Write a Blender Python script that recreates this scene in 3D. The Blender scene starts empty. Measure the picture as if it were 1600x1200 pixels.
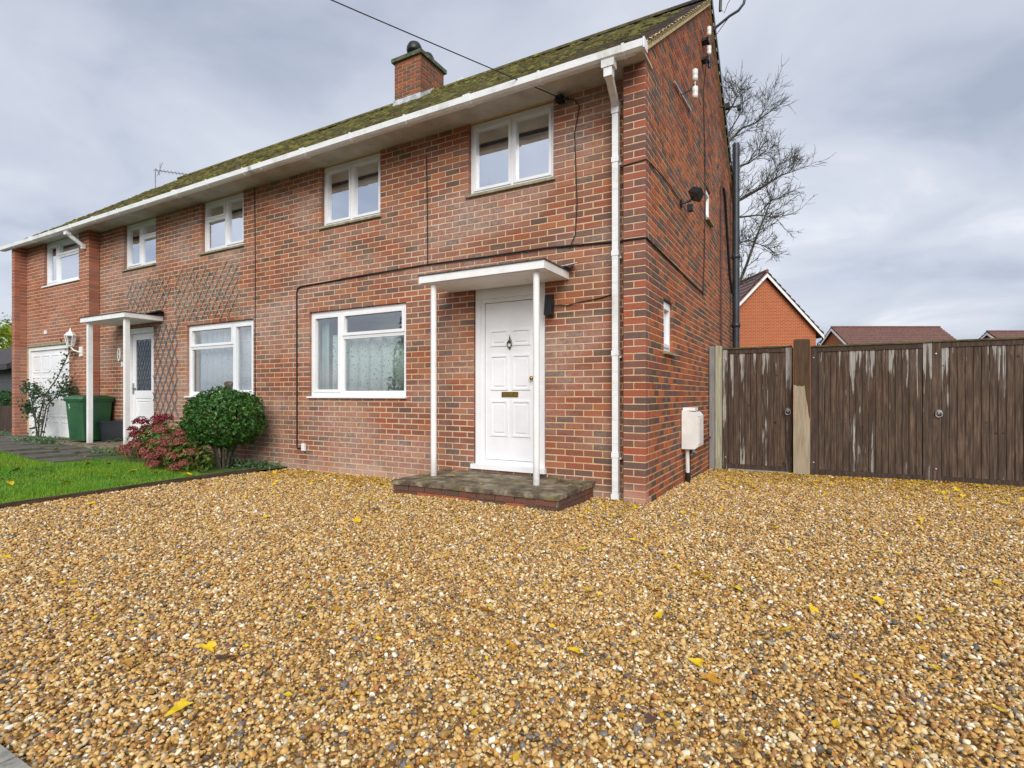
import bpy, bmesh, math, random
import numpy as np
from mathutils import Matrix, Vector, Euler

random.seed(11); RNG = np.random.default_rng(11)
S = bpy.context.scene
COL = S.collection
R = math.radians

# ------------------------------------------------------------------ camera
CAM = Vector((1.50, -5.49, 1.13)); YAW = math.atan2(471, 843)
cam = bpy.data.cameras.new('camera'); camo = bpy.data.objects.new('camera', cam); COL.objects.link(camo)
cam.sensor_width = 36; cam.lens = 843 * 36 / 1600; cam.shift_y = 17 / 1600
cam.clip_start = 0.05; cam.clip_end = 2000
camo.location = CAM; camo.rotation_euler = (R(90), 0, YAW)
S.camera = camo
FW = Vector((-math.sin(YAW), math.cos(YAW), 0)); RT = Vector((math.cos(YAW), math.sin(YAW), 0))

# ------------------------------------------------------------------ world: overcast cloud deck over a Nishita sky
SUN_EL, SUN_AZ = R(32), R(150)          # azimuth measured clockwise from +Y (the house faces -Y)
world = bpy.data.worlds.new('World'); S.world = world; world.use_nodes = True
nt = world.node_tree; nt.nodes.clear()
def wn(t, **k):
    n = nt.nodes.new(t)
    for a, b in k.items(): setattr(n, a, b)
    return n
wout = wn('ShaderNodeOutputWorld'); wbg = wn('ShaderNodeBackground'); wbg.inputs[1].default_value = 0.1
sky = wn('ShaderNodeTexSky', sky_type='NISHITA', sun_disc=False)
sky.sun_elevation = SUN_EL; sky.sun_rotation = SUN_AZ; sky.dust_density = 2.0
tc = wn('ShaderNodeTexCoord'); sep = wn('ShaderNodeSeparateXYZ'); nt.links.new(tc.outputs['Generated'], sep.inputs[0])
zab = wn('ShaderNodeMath', operation='ABSOLUTE'); nt.links.new(sep.outputs[2], zab.inputs[0])
zz = wn('ShaderNodeMath', operation='ADD'); zz.inputs[1].default_value = 0.22; nt.links.new(zab.outputs[0], zz.inputs[0])
dx = wn('ShaderNodeMath', operation='DIVIDE'); dy = wn('ShaderNodeMath', operation='DIVIDE')
for d, k in ((dx, 0), (dy, 1)): nt.links.new(sep.outputs[k], d.inputs[0]); nt.links.new(zz.outputs[0], d.inputs[1])
comb = wn('ShaderNodeCombineXYZ'); nt.links.new(dx.outputs[0], comb.inputs[0]); nt.links.new(dy.outputs[0], comb.inputs[1])
n1 = wn('ShaderNodeTexNoise'); n1.inputs['Scale'].default_value = 1.65; n1.inputs['Detail'].default_value = 7; n1.inputs['Roughness'].default_value = 0.5; n1.inputs['Distortion'].default_value = 0.35
n2 = wn('ShaderNodeTexNoise'); n2.inputs['Scale'].default_value = 0.5; n2.inputs['Detail'].default_value = 3
off = wn('ShaderNodeVectorMath', operation='ADD'); off.inputs[1].default_value = (3.7, 1.9, 0.4)
nt.links.new(comb.outputs[0], off.inputs[0])
nt.links.new(off.outputs[0], n1.inputs['Vector']); nt.links.new(off.outputs[0], n2.inputs['Vector'])
av = wn('ShaderNodeMath', operation='MULTIPLY_ADD'); nt.links.new(n1.outputs[0], av.inputs[0]); av.inputs[1].default_value = 0.62
sc2 = wn('ShaderNodeMath', operation='MULTIPLY'); nt.links.new(n2.outputs[0], sc2.inputs[0]); sc2.inputs[1].default_value = 0.38; nt.links.new(sc2.outputs[0], av.inputs[2])
wr = wn('ShaderNodeValToRGB'); nt.links.new(av.outputs[0], wr.inputs[0])
el = wr.color_ramp.elements
el[0].position = 0.36; el[0].color = (2.1, 2.34, 2.92, 1)
el[1].position = 0.64; el[1].color = (4.8, 4.86, 5.05, 1)
e = el.new(0.45); e.color = (2.95, 3.17, 3.7, 1)
e = el.new(0.54); e.color = (3.5, 3.68, 4.12, 1)
mx = wn('ShaderNodeMix', data_type='RGBA'); mx.inputs[0].default_value = 0.93
nt.links.new(sky.outputs[0], mx.inputs[6]); nt.links.new(wr.outputs[0], mx.inputs[7])
nt.links.new(mx.outputs[2], wbg.inputs[0]); nt.links.new(wbg.outputs[0], wout.inputs[0])

# ------------------------------------------------------------------ soft sun behind thin cloud
sl = bpy.data.lights.new('sun', 'SUN'); sl.energy = 1.5; sl.angle = R(40); sl.color = (1, 0.965, 0.91)
so = bpy.data.objects.new('sun', sl); COL.objects.link(so)
sd = Vector((math.sin(SUN_AZ) * math.cos(SUN_EL), math.cos(SUN_AZ) * math.cos(SUN_EL), math.sin(SUN_EL)))
so.rotation_euler = sd.to_track_quat('Z', 'Y').to_euler(); so.location = (8, -20, 20)

S.view_settings.view_transform = 'Standard'; S.view_settings.look = 'None'
S.view_settings.exposure = 1.03; S.view_settings.gamma = 1; S.view_settings.use_curve_mapping = False

# ================================================================== helpers
def lin(h):
    h = h.lstrip('#'); c = [int(h[i:i + 2], 16) / 255 for i in (0, 2, 4)]
    return tuple(x / 12.92 if x <= .04045 else ((x + .055) / 1.055) ** 2.4 for x in c) + (1,)

class NM:
    """small node-material builder"""
    def __init__(s, name):
        s.m = bpy.data.materials.new(name); s.m.use_nodes = True; s.t = s.m.node_tree; s.n = s.t.nodes
        s.b = s.n['Principled BSDF']; s.out = s.n['Material Output']
    def new(s, t, **k):
        n = s.n.new(t)
        for a, b in k.items(): setattr(n, a, b)
        return n
    def link(s, a, b): s.t.links.new(a, b)
    def pos(s): return s.new('ShaderNodeNewGeometry').outputs['Position']
    def gen(s): return s.new('ShaderNodeTexCoord').outputs['Object']
    def noise(s, scale, detail=4, rough=.55, vec=None, stretch=None, dist=0):
        n = s.new('ShaderNodeTexNoise'); n.inputs['Scale'].default_value = scale; n.inputs['Detail'].default_value = detail
        n.inputs['Roughness'].default_value = rough; n.inputs['Distortion'].default_value = dist
        v = vec or s.pos()
        if stretch:
            mp = s.new('ShaderNodeVectorMath', operation='MULTIPLY'); s.link(v, mp.inputs[0]); mp.inputs[1].default_value = stretch; v = mp.outputs[0]
        s.link(v, n.inputs['Vector']); return n.outputs[0]
    def ramp(s, fac, stops, interp='LINEAR'):
        r = s.new('ShaderNodeValToRGB'); r.color_ramp.interpolation = interp; e = r.color_ramp.elements
        while len(e) > 1: e.remove(e[-1])
        for i, (p, c) in enumerate(stops):
            c = lin(c) if isinstance(c, str) else (c if hasattr(c, '__len__') else (c, c, c, 1))
            if i == 0: e[0].position = p; e[0].color = c
            else: x = e.new(p); x.color = c
        if fac is not None: s.link(fac, r.inputs[0])
        return r.outputs[0]
    def mix(s, fac, a, b, blend='MIX'):
        m = s.new('ShaderNodeMix', data_type='RGBA', blend_type=blend)
        for i, v in ((0, fac), (6, a), (7, b)):
            if isinstance(v, str): v = lin(v)
            if hasattr(v, 'is_linked') or hasattr(v, 'links'): s.link(v, m.inputs[i])
            else: m.inputs[i].default_value = v
        return m.outputs[2]
    def math(s, op, a, b=None, c=None):
        m = s.new('ShaderNodeMath', operation=op)
        for i, v in enumerate((a, b, c)):
            if v is None: continue
            if isinstance(v, (int, float)): m.inputs[i].default_value = v
            else: s.link(v, m.inputs[i])
        return m.outputs[0]
    def rnd(s):
        g = s.new('ShaderNodeNewGeometry').outputs['Random Per Island']; o = s.new('ShaderNodeObjectInfo').outputs['Random']
        return s.math('FRACT', s.math('ADD', g, o))
    def z(s):
        x = s.new('ShaderNodeSeparateXYZ'); s.link(s.pos(), x.inputs[0]); return x.outputs[2]
    def col(s, c):
        if isinstance(c, str): s.b.inputs['Base Color'].default_value = lin(c)
        else: s.link(c, s.b.inputs['Base Color'])
    def rough(s, r):
        if isinstance(r, (int, float)): s.b.inputs['Roughness'].default_value = r
        else: s.link(r, s.b.inputs['Roughness'])
    def bump(s, h, strength=.3, dist=.01):
        b = s.new('ShaderNodeBump'); b.inputs['Strength'].default_value = strength; b.inputs['Distance'].default_value = dist
        s.link(h, b.inputs['Height']); s.link(b.outputs[0], s.b.inputs['Normal'])

def simple(name, c1, c2=None, rough=.5, scale=6, metal=0, bump=0, spec=None, lo=.35, hi=.65, stretch=None):
    k = NM(name)
    if c2:
        f = k.noise(scale, 5, .6, stretch=stretch); k.col(k.ramp(f, [(lo, c1), (hi, c2)]))
        if bump: k.bump(f, bump, .006)
    else: k.col(c1)
    k.rough(rough); k.b.inputs['Metallic'].default_value = metal
    if spec is not None: k.b.inputs['Specular IOR Level'].default_value = spec
    return k.m

def brick_mat(name, tones, bloom=.0, mott=.35, base_dirt=True, soft=.17):
    k = NM(name); r = k.rnd()
    n = len(tones); tones = [tuple(np.array(lin(t)) * (1 - soft) + np.array(lin('#B88C70')) * soft) for t in tones]
    c = k.ramp(r, [(i / n, t) for i, t in enumerate(tones)], 'CONSTANT')
    f = k.noise(55, 5, .7); c = k.mix(k.math('MULTIPLY', f, mott), c, k.mix(1.0, c, (.42, .40, .42, 1), 'MULTIPLY'))
    f2 = k.noise(140, 2, .5); c = k.mix(k.ramp(f2, [(.6, 0.), (.74, .38)]), c, '#D9C3A6')
    if bloom:
        b = k.math('MULTIPLY', k.ramp(k.noise(.75, 4, .62, stretch=(.8, 1, 1.7)), [(.43, 0.), (.64, 1.)]), k.ramp(k.noise(24, 3, .6), [(.3, .25), (.7, 1.)]))
        c = k.mix(k.math('MULTIPLY', b, bloom), c, '#B3A098')
    if base_dirt:   # rising-damp salts in the lowest courses
        h = k.ramp(k.math('ADD', k.z(), k.math('MULTIPLY', k.noise(3, 4), .5)), [(.24, .5), (.46, 0.)])
        c = k.mix(h, c, '#C9AC9C')
    k.col(c); k.rough(.86); k.b.inputs['Specular IOR Level'].default_value = .25
    k.bump(k.noise(130, 4, .7), .55, .004); return k.m

M = {}
FT = ['#8C4634', '#804234', '#964C38', '#7C4A3C', '#8A5546', '#9A5338', '#784840', '#844C3E', '#A25A3C', '#764C44', '#8E4836', '#8A5A4C', '#5C4743', '#A45E3E', '#7E4032', '#90604E', '#8C4E3A', '#94523C', '#6A4640', '#9C4E34', '#4E403E', '#A86444']
M['brick_front'] = brick_mat('brick_front', FT, bloom=.7)
M['brick_gable'] = brick_mat('brick_gable', ['#8E4830', '#A4562F', '#744238', '#5C4642', '#9A4E34', '#824232', '#B0603A', '#6A4A44', '#8E4632', '#544643', '#9A5634', '#7C4C3C', '#A65A38', '#4A4040', '#5A4642'], bloom=.10, base_dirt=False, soft=.06)
M['brick_quoin'] = brick_mat('brick_quoin', ['#8E3D30', '#54403F', '#7B4238', '#A2482F', '#4C3C40', '#6A3A34', '#8A4A3C', '#5D3C3C', '#7C3A32', '#9B4B36'], bloom=.2)
M['brick_extension'] = brick_mat('brick_extension', ['#9C5340', '#A65B46', '#8E4C3E', '#A26350', '#98584A', '#B0654C', '#8A5548'], bloom=.3)
M['brick_stack'] = brick_mat('brick_stack', ['#7A3F34', '#8A4734', '#57403C', '#94502F', '#6A3A34', '#4A3C3A'], bloom=.05, base_dirt=False)
M['brick_step'] = brick_mat('brick_step', ['#4A2E2C', '#58332E', '#3A2E2D', '#63362D', '#A8502F', '#443030', '#51302C'], bloom=.0, base_dirt=False)
k = NM('mortar'); f = k.noise(40, 5, .65); c = k.ramp(f, [(.3, '#B69870'), (.7, '#D8BE92')]); f2 = k.noise(1.1, 4, .6); c = k.mix(k.ramp(f2, [(.42, 0.), (.62, .6)]), c, '#D2C2AC'); k.col(c); k.rough(.95); k.bump(k.noise(220, 3, .7), .4, .003); M['mortar'] = k.m
k = NM('mortar_gable'); f = k.noise(40, 5, .65); c = k.ramp(f, [(.3, '#B98C5A'), (.7, '#DAB47E')]); k.col(c); k.rough(.95); k.bump(k.noise(220, 3, .7), .4, .003); M['mortar_gable'] = k.m
M['mortar_grey'] = simple('mortar_grey', '#6E6459', '#8F8270', .95, 30)
k = NM('white_upvc'); c = k.ramp(k.noise(2.2, 5, .6), [(.3, '#E2E3E5'), (.6, '#EDEEF0')]); k.col(c); k.rough(.32); M['white_upvc'] = k.m
k = NM('white_gutter'); c = k.ramp(k.noise(9, 5, .7, stretch=(.5, 1, 3)), [(.25, '#CFD0CE'), (.5, '#E9EAEB')]); c = k.mix(k.ramp(k.noise(3.5, 5, .7, stretch=(1, 1, .6)), [(.52, 0.), (.74, .55)]), c, '#A5A592'); k.col(c); k.rough(.4); M['white_gutter'] = k.m
k = NM('white_paint'); c = k.ramp(k.noise(5, 5, .7), [(.3, '#E0E0DE'), (.55, '#EDEDEC')]); c = k.mix(k.math('MULTIPLY', k.ramp(k.z(), [(.2, .8), (.42, 0.)]), k.noise(30, 4, .7)), c, '#6E6752'); c = k.mix(k.ramp(k.noise(2.2, 6, .75), [(.56, 0.), (.75, .4)]), c, '#B9B8AA'); k.col(c); k.rough(.45); M['white_paint'] = k.m
k = NM('soffit_board'); c = k.ramp(k.noise(2.4, 6, .65), [(.3, '#A6A198'), (.62, '#CCC8C0')]); k.col(c); k.rough(.7); M['soffit'] = k.m
k = NM('sill_stone'); c = k.ramp(k.noise(14, 5, .7), [(.32, '#6F6A55'), (.62, '#A59E84')]); k.col(c); k.rough(.9); M['sill_stone'] = k.m
M['black'] = simple('black_plastic', '#121315', '#1E1F22', .45, 8)
M['cable_black'] = simple('black_cable', '#1B1716', rough=.6)
M['pipe_red'] = simple('red_brown_pipe', '#4A1E1E', rough=.5)
M['pipe_black'] = simple('painted_iron_pipe', '#20252C', '#343A42', .42, 5)
M['brass'] = simple('brass', '#9A7C3A', '#C8A75C', .3, 20, metal=1)
M['pewter'] = simple('tarnished_brass', '#4A463A', '#7C745C', .35, 30, metal=1)
M['steel'] = simple('galvanised_steel', '#84878A', '#B0B3B5', .45, 12, metal=.7)
M['lead'] = simple('lead_flashing', '#A2A7AD', '#D4D7DA', .6, 9)
M['ceramic'] = simple('glazed_ceramic', '#D9D6CF', '#ECEAE4', .2, 8)
M['ceramic_rib'] = simple('weathered_porcelain', '#5F6A58', '#8C937F', .4, 8)
M['felt'] = simple('roofing_felt', '#33363A', '#5A5E60', .9, 14, bump=.3)
M['plaster'] = simple('room_plaster', '#7C7A74', rough=.9)
M['concrete'] = simple('concrete', '#7E7C74', '#A8A69C', .92, 16, bump=.3)
M['asphalt'] = simple('asphalt', '#3A3C3F', '#55575A', .93, 40, bump=.5)

def glass_mat(name, tint, base, gain):
    k = NM(name); k.n.remove(k.b)
    tr = k.new('ShaderNodeBsdfTransparent'); tr.inputs[0].default_value = tint
    gl = k.new('ShaderNodeBsdfGlossy'); gl.inputs['Roughness'].default_value = .012; gl.inputs[0].default_value = (.93, .96, 1, 1)
    lw = k.new('ShaderNodeLayerWeight'); lw.inputs[0].default_value = .5; fr = k.new('ShaderNodeMath', operation='POWER'); k.link(lw.outputs['Facing'], fr.inputs[0]); fr.inputs[1].default_value = 3
    wob = k.noise(1.6, 1, .3); b = k.new('ShaderNodeBump'); b.inputs['Strength'].default_value = .03; b.inputs['Distance'].default_value = .05
    k.link(wob, b.inputs['Height']); k.link(b.outputs[0], gl.inputs['Normal'])
    ms = k.new('ShaderNodeMixShader'); fac = k.new('ShaderNodeMath', operation='MULTIPLY_ADD', use_clamp=True)
    k.link(fr.outputs[0], fac.inputs[0]); fac.inputs[1].default_value = gain; fac.inputs[2].default_value = base
    k.link(fac.outputs[0], ms.inputs[0]); k.link(tr.outputs[0], ms.inputs[1]); k.link(gl.outputs[0], ms.inputs[2]); k.link(ms.outputs[0], k.out.inputs[0])
    return k.m
M['glass'] = glass_mat('window_glass', (.97, .99, .98, 1), .15, 1.2)
M['glass_dark'] = glass_mat('dark_door_glass', (.35, .42, .46, 1), .05, .8)
M['glass_upper'] = glass_mat('coated_window_glass', (.97, .98, .98, 1), .74, .7)

class MB:
    def __init__(s): s.v = []; s.f = []; s.mi = []; s.cur = 0
    def add(s, vs, fs, mi=None):
        o = len(s.v); s.v += [tuple(p) for p in vs]; m = s.cur if mi is None else mi
        for q in fs: s.f.append(tuple(i + o for i in q)); s.mi.append(m)
        return s
    def box(s, x0, x1, y0, y1, z0, z1, mi=None):
        if x0 > x1: x0, x1 = x1, x0
        if y0 > y1: y0, y1 = y1, y0
        if z0 > z1: z0, z1 = z1, z0
        return s.add([(x0, y0, z0), (x1, y0, z0), (x1, y1, z0), (x0, y1, z0), (x0, y0, z1), (x1, y0, z1), (x1, y1, z1), (x0, y1, z1)],
                     [(0, 3, 2, 1), (4, 5, 6, 7), (0, 1, 5, 4), (1, 2, 6, 5), (2, 3, 7, 6), (3, 0, 4, 7)], mi)
    def bar(s, a, b, w, t, up=(0, 0, 1), mi=None):
        a = Vector(a); b = Vector(b); d = (b - a).normalized(); u = Vector(up)
        sd_ = d.cross(u)
        if sd_.length < 1e-4: sd_ = d.cross(Vector((1, 0, 0)))
        sd_.normalize(); n = sd_.cross(d).normalized()
        P = [p + sd_ * (x * w / 2) + n * (y * t / 2) for p in (a, b) for x, y in ((-1, -1), (1, -1), (1, 1), (-1, 1))]
        return s.add(P, [(0, 3, 2, 1), (4, 5, 6, 7), (0, 1, 5, 4), (1, 2, 6, 5), (2, 3, 7, 6), (3, 0, 4, 7)], mi)
    def tube(s, pts, r, n=8, mi=None, caps=True):
        pts = [Vector(p) for p in pts]; rs = r if hasattr(r, '__len__') else [r] * len(pts)
        vs = []; ref = None
        for i, p in enumerate(pts):
            d = (pts[min(i + 1, len(pts) - 1)] - pts[max(i - 1, 0)]).normalized()
            if ref is None:
                ref = d.cross(Vector((0, 0, 1)))
                if ref.length < .05: ref = d.cross(Vector((1, 0, 0)))
            ref = (ref - d * ref.dot(d))
            if ref.length < 1e-5: ref = d.orthogonal()
            ref.normalize(); b = d.cross(ref)
            for k in range(n):
                a = 2 * math.pi * k / n; vs.append(p + (ref * math.cos(a) + b * math.sin(a)) * rs[i])
        fs = [(i * n + k, i * n + (k + 1) % n, (i + 1) * n + (k + 1) % n, (i + 1) * n + k) for i in range(len(pts) - 1) for k in range(n)]
        s.add(vs, fs, mi)
        if caps and n > 2:
            s.add(vs[:n], [tuple(reversed(range(n)))], mi); s.add(vs[-n:], [tuple(range(n))], mi)
        return s
    def lathe(s, prof, c=(0, 0, 0), n=16, axis='z', mi=None):
        vs = []
        for r, h in prof:
            for k in range(n):
                a = 2 * math.pi * k / n; x, y = r * math.cos(a), r * math.sin(a)
                p = {'z': (x, y, h), 'y': (x, h, y), 'x': (h, x, y)}[axis]
                vs.append((p[0] + c[0], p[1] + c[1], p[2] + c[2]))
        fs = [(i * n + k, i * n + (k + 1) % n, (i + 1) * n + (k + 1) % n, (i + 1) * n + k) for i in range(len(prof) - 1) for k in range(n)]
        s.add(vs, fs, mi); s.add(vs[:n], [tuple(reversed(range(n)))], mi); return s.add(vs[-n:], [tuple(range(n))], mi)
    def extrude(s, poly, axis, a, b, mi=None):
        def P(u, v, w): return {'x': (w, u, v), 'y': (u, w, v), 'z': (u, v, w)}[axis]
        n = len(poly); vs = [P(u, v, a) for u, v in poly] + [P(u, v, b) for u, v in poly]
        return s.add(vs, [tuple(range(n)), tuple(reversed(range(n, 2 * n)))] + [(i, n + i, n + (i + 1) % n, (i + 1) % n) for i in range(n)], mi)
    def mesh(s, name, mats, smooth=False, fix=True):
        me = bpy.data.meshes.new(name); me.from_pydata(s.v, [], s.f)
        for m in (mats if isinstance(mats, (list, tuple)) else [mats]): me.materials.append(M[m] if isinstance(m, str) else m)
        if any(s.mi): me.polygons.foreach_set('material_index', s.mi)
        if fix and len(s.f) < 60000:
            b = bmesh.new(); b.from_mesh(me); bmesh.ops.recalc_face_normals(b, faces=b.faces); b.to_mesh(me); b.free()
        if smooth: me.polygons.foreach_set('use_smooth', [True] * len(me.polygons))
        me.update(); return me
    def build(s, name, mats, parent=None, smooth=False, **tg):
        return link(name, s.mesh(name, mats, smooth), parent, **tg)

def WM(o):
    m = Matrix.LocRotScale(o.location, o.rotation_euler, o.scale)
    return (WM(o.parent) @ o.matrix_parent_inverse @ m) if o.parent else m
def link(name, data, parent=None, local=False, **tg):
    o = bpy.data.objects.new(name, data); COL.objects.link(o)
    if parent:
        o.parent = parent
        if not local: o.matrix_parent_inverse = WM(parent).inverted()
    tag(o, **tg); return o
def tag(o, label=None, category=None, group=None, kind=None):
    for a, b in (('label', label), ('category', category), ('group', group), ('kind', kind)):
        if b: o[a] = b
    return o
def thing(name, label, category, loc=(0, 0, 0), rz=0, group=None):
    o = link(name, None); o.location = loc; o.rotation_euler = (0, 0, rz); o.empty_display_size = .2
    return tag(o, label, category, group)
def smooth01(a, b, x):
    t = np.clip((x - a) / (b - a), 0, 1); return t * t * (3 - 2 * t)

# ground height (world metres): nearly level, rising a little towards the neighbour, falling towards the gates
def gh(x, y):
    x = np.asarray(x, float); y = np.asarray(y, float)
    h = .16 * smooth01(-6.2, -11.8, x) - .07 * smooth01(.6, 3.6, y) * (x > -.4)
    h = h + .035 * np.exp(-(((x + 1.6) / 1.5) ** 2 + ((y + .9) / .5) ** 2)) - .03 * np.exp(-(((x + 4.3) / 1.6) ** 2 + ((y - .1) / .5) ** 2))
    h = h + .012 * np.sin(x * 1.3 + .5) * np.sin(y * 1.1 + 1) * (x > -5.6)
    return h

# ================================================================== setting: ground, drive, lawn, path, road
def sheet(name, x0, x1, y0, y1, nx, ny, mat, dz=0, hf=gh, cut=None):
    b = MB(); xs = np.linspace(x0, x1, nx + 1); ys = np.linspace(y0, y1, ny + 1)
    for y in ys:
        for x in xs: b.v.append((x, y, float(hf(x, y)) + dz))
    for j in range(ny):
        for i in range(nx):
            xc, yc = (xs[i] + xs[i + 1]) / 2, (ys[j] + ys[j + 1]) / 2
            if cut and cut(xc, yc): continue
            a = j * (nx + 1) + i; b.f.append((a, a + 1, a + nx + 2, a + nx + 1)); b.mi.append(0)
    return b.build(name, mat, smooth=True, kind='structure')

k = NM('rough_ground'); c = k.ramp(k.noise(.6, 6, .65), [(.35, '#3B4A22'), (.5, '#5A5E36'), (.65, '#6B5B3E')]); k.col(c); k.rough(1); M['ground'] = k.m
b = MB(); b.box(-600, 600, -600, 600, -.6, -.2); b.build('ground', 'ground', kind='structure')

k = NM('gravel_bed'); v = k.new('ShaderNodeTexVoronoi'); v.inputs['Scale'].default_value = 62; k.link(k.pos(), v.inputs['Vector'])
sv = k.new('ShaderNodeSeparateColor'); k.link(v.outputs['Color'], sv.inputs[0])
c = k.ramp(sv.outputs[0], [(0, '#8A6430'), (.25, '#A98242'), (.5, '#6F5533'), (.7, '#BE9E66'), (.9, '#5A5550')], 'CONSTANT'); k.col(c); k.rough(.8)
k.bump(v.outputs['Distance'], -1, .02); M['gravel_bed'] = k.m
def in_house(x, y): return (x < -.06 and y > .25)
sheet('gravel_drive', -5.66, 7.5, -4.77, 3.75, 120, 80, 'gravel_bed', dz=-.012, cut=in_house)
k = NM('lawn_soil'); c = k.ramp(k.noise(7, 5), [(.35, '#2E4A14'), (.6, '#4C6A1E'), (.75, '#5E5A30')]); k.col(c); k.rough(1); M['lawn_soil'] = k.m
sheet('lawn', -19, -5.72, -4.77, 0.3, 80, 40, 'lawn_soil', dz=.012)
sheet('pavement', -60, 40, -6.7, -4.87, 20, 2, 'asphalt', dz=-.02, hf=lambda x, y: 0)
b = MB(); b.box(-60, 40, -14, -6.85, -.4, -.13); b.build('road', 'asphalt', kind='structure')
b = MB(); b.box(-60, 40, -6.84, -6.70, -.4, .0); b.build('kerb', 'concrete', kind='structure')

# concrete edging strips along the drive's street side, one length after another
for i in range(14):
    x = -8.0 + i * .92; b = MB(); b.box(x + .006, x + .914, -4.86, -4.785, -.15, .016 + .004 * random.random())
    b.build('edging_kerb', 'concrete', label='grey concrete edging kerb between the gravel drive and the asphalt pavement', category='kerb', group='edging kerbs at the street end of the drive')

# timber edge between drive and lawn
k = NM('edging_timber'); c = k.ramp(k.noise(9, 5, .6, stretch=(4, .5, 4)), [(.3, '#33281E'), (.7, '#5E4D3A')]); k.col(c); k.rough(.9); M['edging_timber'] = k.m
et = thing('lawn_edging', 'dark timber edging boards dividing the lawn from the gravel', 'edging', (-5.66, -2, 0))
ep = [(-5.52, -4.7), (-5.54, -3.3), (-5.63, -2.2), (-5.70, -1.2), (-5.74, -.3)]
for (xa, ya), (xb, yb) in zip(ep, ep[1:]):
    za, zb_ = float(gh(xa, ya)) + .028, float(gh(xb, yb)) + .028
    MB().bar((xa, ya + .008, za - .06), (xb, yb - .008, zb_ - .06), .028, .16).build('board', 'edging_timber', et)

# paved path to the neighbour's door and garage: separate slabs
k = NM('old_paving'); c = k.ramp(k.noise(6, 6, .7), [(.3, '#3A3A32'), (.55, '#5F5C52'), (.75, '#4D5A34')]); k.col(c); k.rough(.85); k.bump(k.noise(60, 4), .4, .004); M['old_paving'] = k.m
sheet('path', -19, -9.0, -1.72, -.05, 30, 6, 'old_paving', dz=.02)
path = bpy.data.objects['path']; slabmesh = {}
for j in range(3):
    y0 = -1.70 + j * .55; x = -17.2 + (j % 2) * .3
    while x < -9.05 - j * .0:
        w = .6; xc, yc = x + w / 2, y0 + .27
        if w not in slabmesh: slabmesh[w] = MB().box(-.292, .292, -.267, .267, -.05, .022).mesh('paving_slab', 'old_paving')
        o = link('paving_slab', slabmesh[w], path); o.location = (xc, yc, float(gh(xc, yc)) + .012 + random.uniform(-.006, .006)); o.rotation_euler = (random.uniform(-.012, .012), random.uniform(-.012, .012), random.uniform(-.01, .01))
        x += w + .012

# ================================================================== brickwork
ZB, CH, BL, JT = -.09, .075, .225, .0102
def rows(u0, u1, z0, z1, openings=(), phase=0.0, uclip=None):
    """stretcher-bond bricks as (ua, ub, za, zb, row)"""
    out = []; k0 = round((z0 - ZB) / CH); k1 = round((z1 - ZB) / CH)
    for kk in range(k0, k1):
        za = ZB + kk * CH; zm = za + CH / 2; a0, a1 = u0, u1
        if uclip: a0, a1 = uclip(zm, a0, a1)
        iv = [(a0, a1)]
        for (oa, ob, oz0, oz1) in openings:
            if oz0 < zm < oz1:
                n = []
                for a, c in iv:
                    if ob <= a or oa >= c: n.append((a, c)); continue
                    if oa > a: n.append((a, oa))
                    if ob < c: n.append((ob, c))
                iv = n
        ph = phase + (kk % 2) * BL / 2
        for a, c in iv:
            g = math.floor((a - ph) / BL) * BL + ph; cuts = [a]
            g += BL
            while g < c - 1e-6:
                if g - a > .04 and c - g > .04: cuts.append(g)
                g += BL
            cuts.append(c)
            for p, q in zip(cuts, cuts[1:]):
                if q - p > .02: out.append((p + JT / 2 * (p > a + 1e-6), q - JT / 2 * (q < c - 1e-6), za + JT / 2, za + CH - JT / 2, kk))
    return out

def brick_geo(w, h, d, ch=.004):
    x, z = w / 2, h / 2
    v = [(-x + ch, 0, -z + ch), (x - ch, 0, -z + ch), (x - ch, 0, z - ch), (-x + ch, 0, z - ch),
         (-x, ch, -z), (x, ch, -z), (x, ch, z), (-x, ch, z), (-x, d, -z), (x, d, -z), (x, d, z), (-x, d, z)]
    f = [(0, 1, 2, 3)]
    for i in range(4):
        j = (i + 1) % 4; f += [(i, 4 + i, 4 + j, j), (4 + i, 8 + i, 8 + j, 4 + j)]
    f = [tuple(reversed(q)) for q in f[1:]] + [f[0]]
    return v, f

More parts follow.
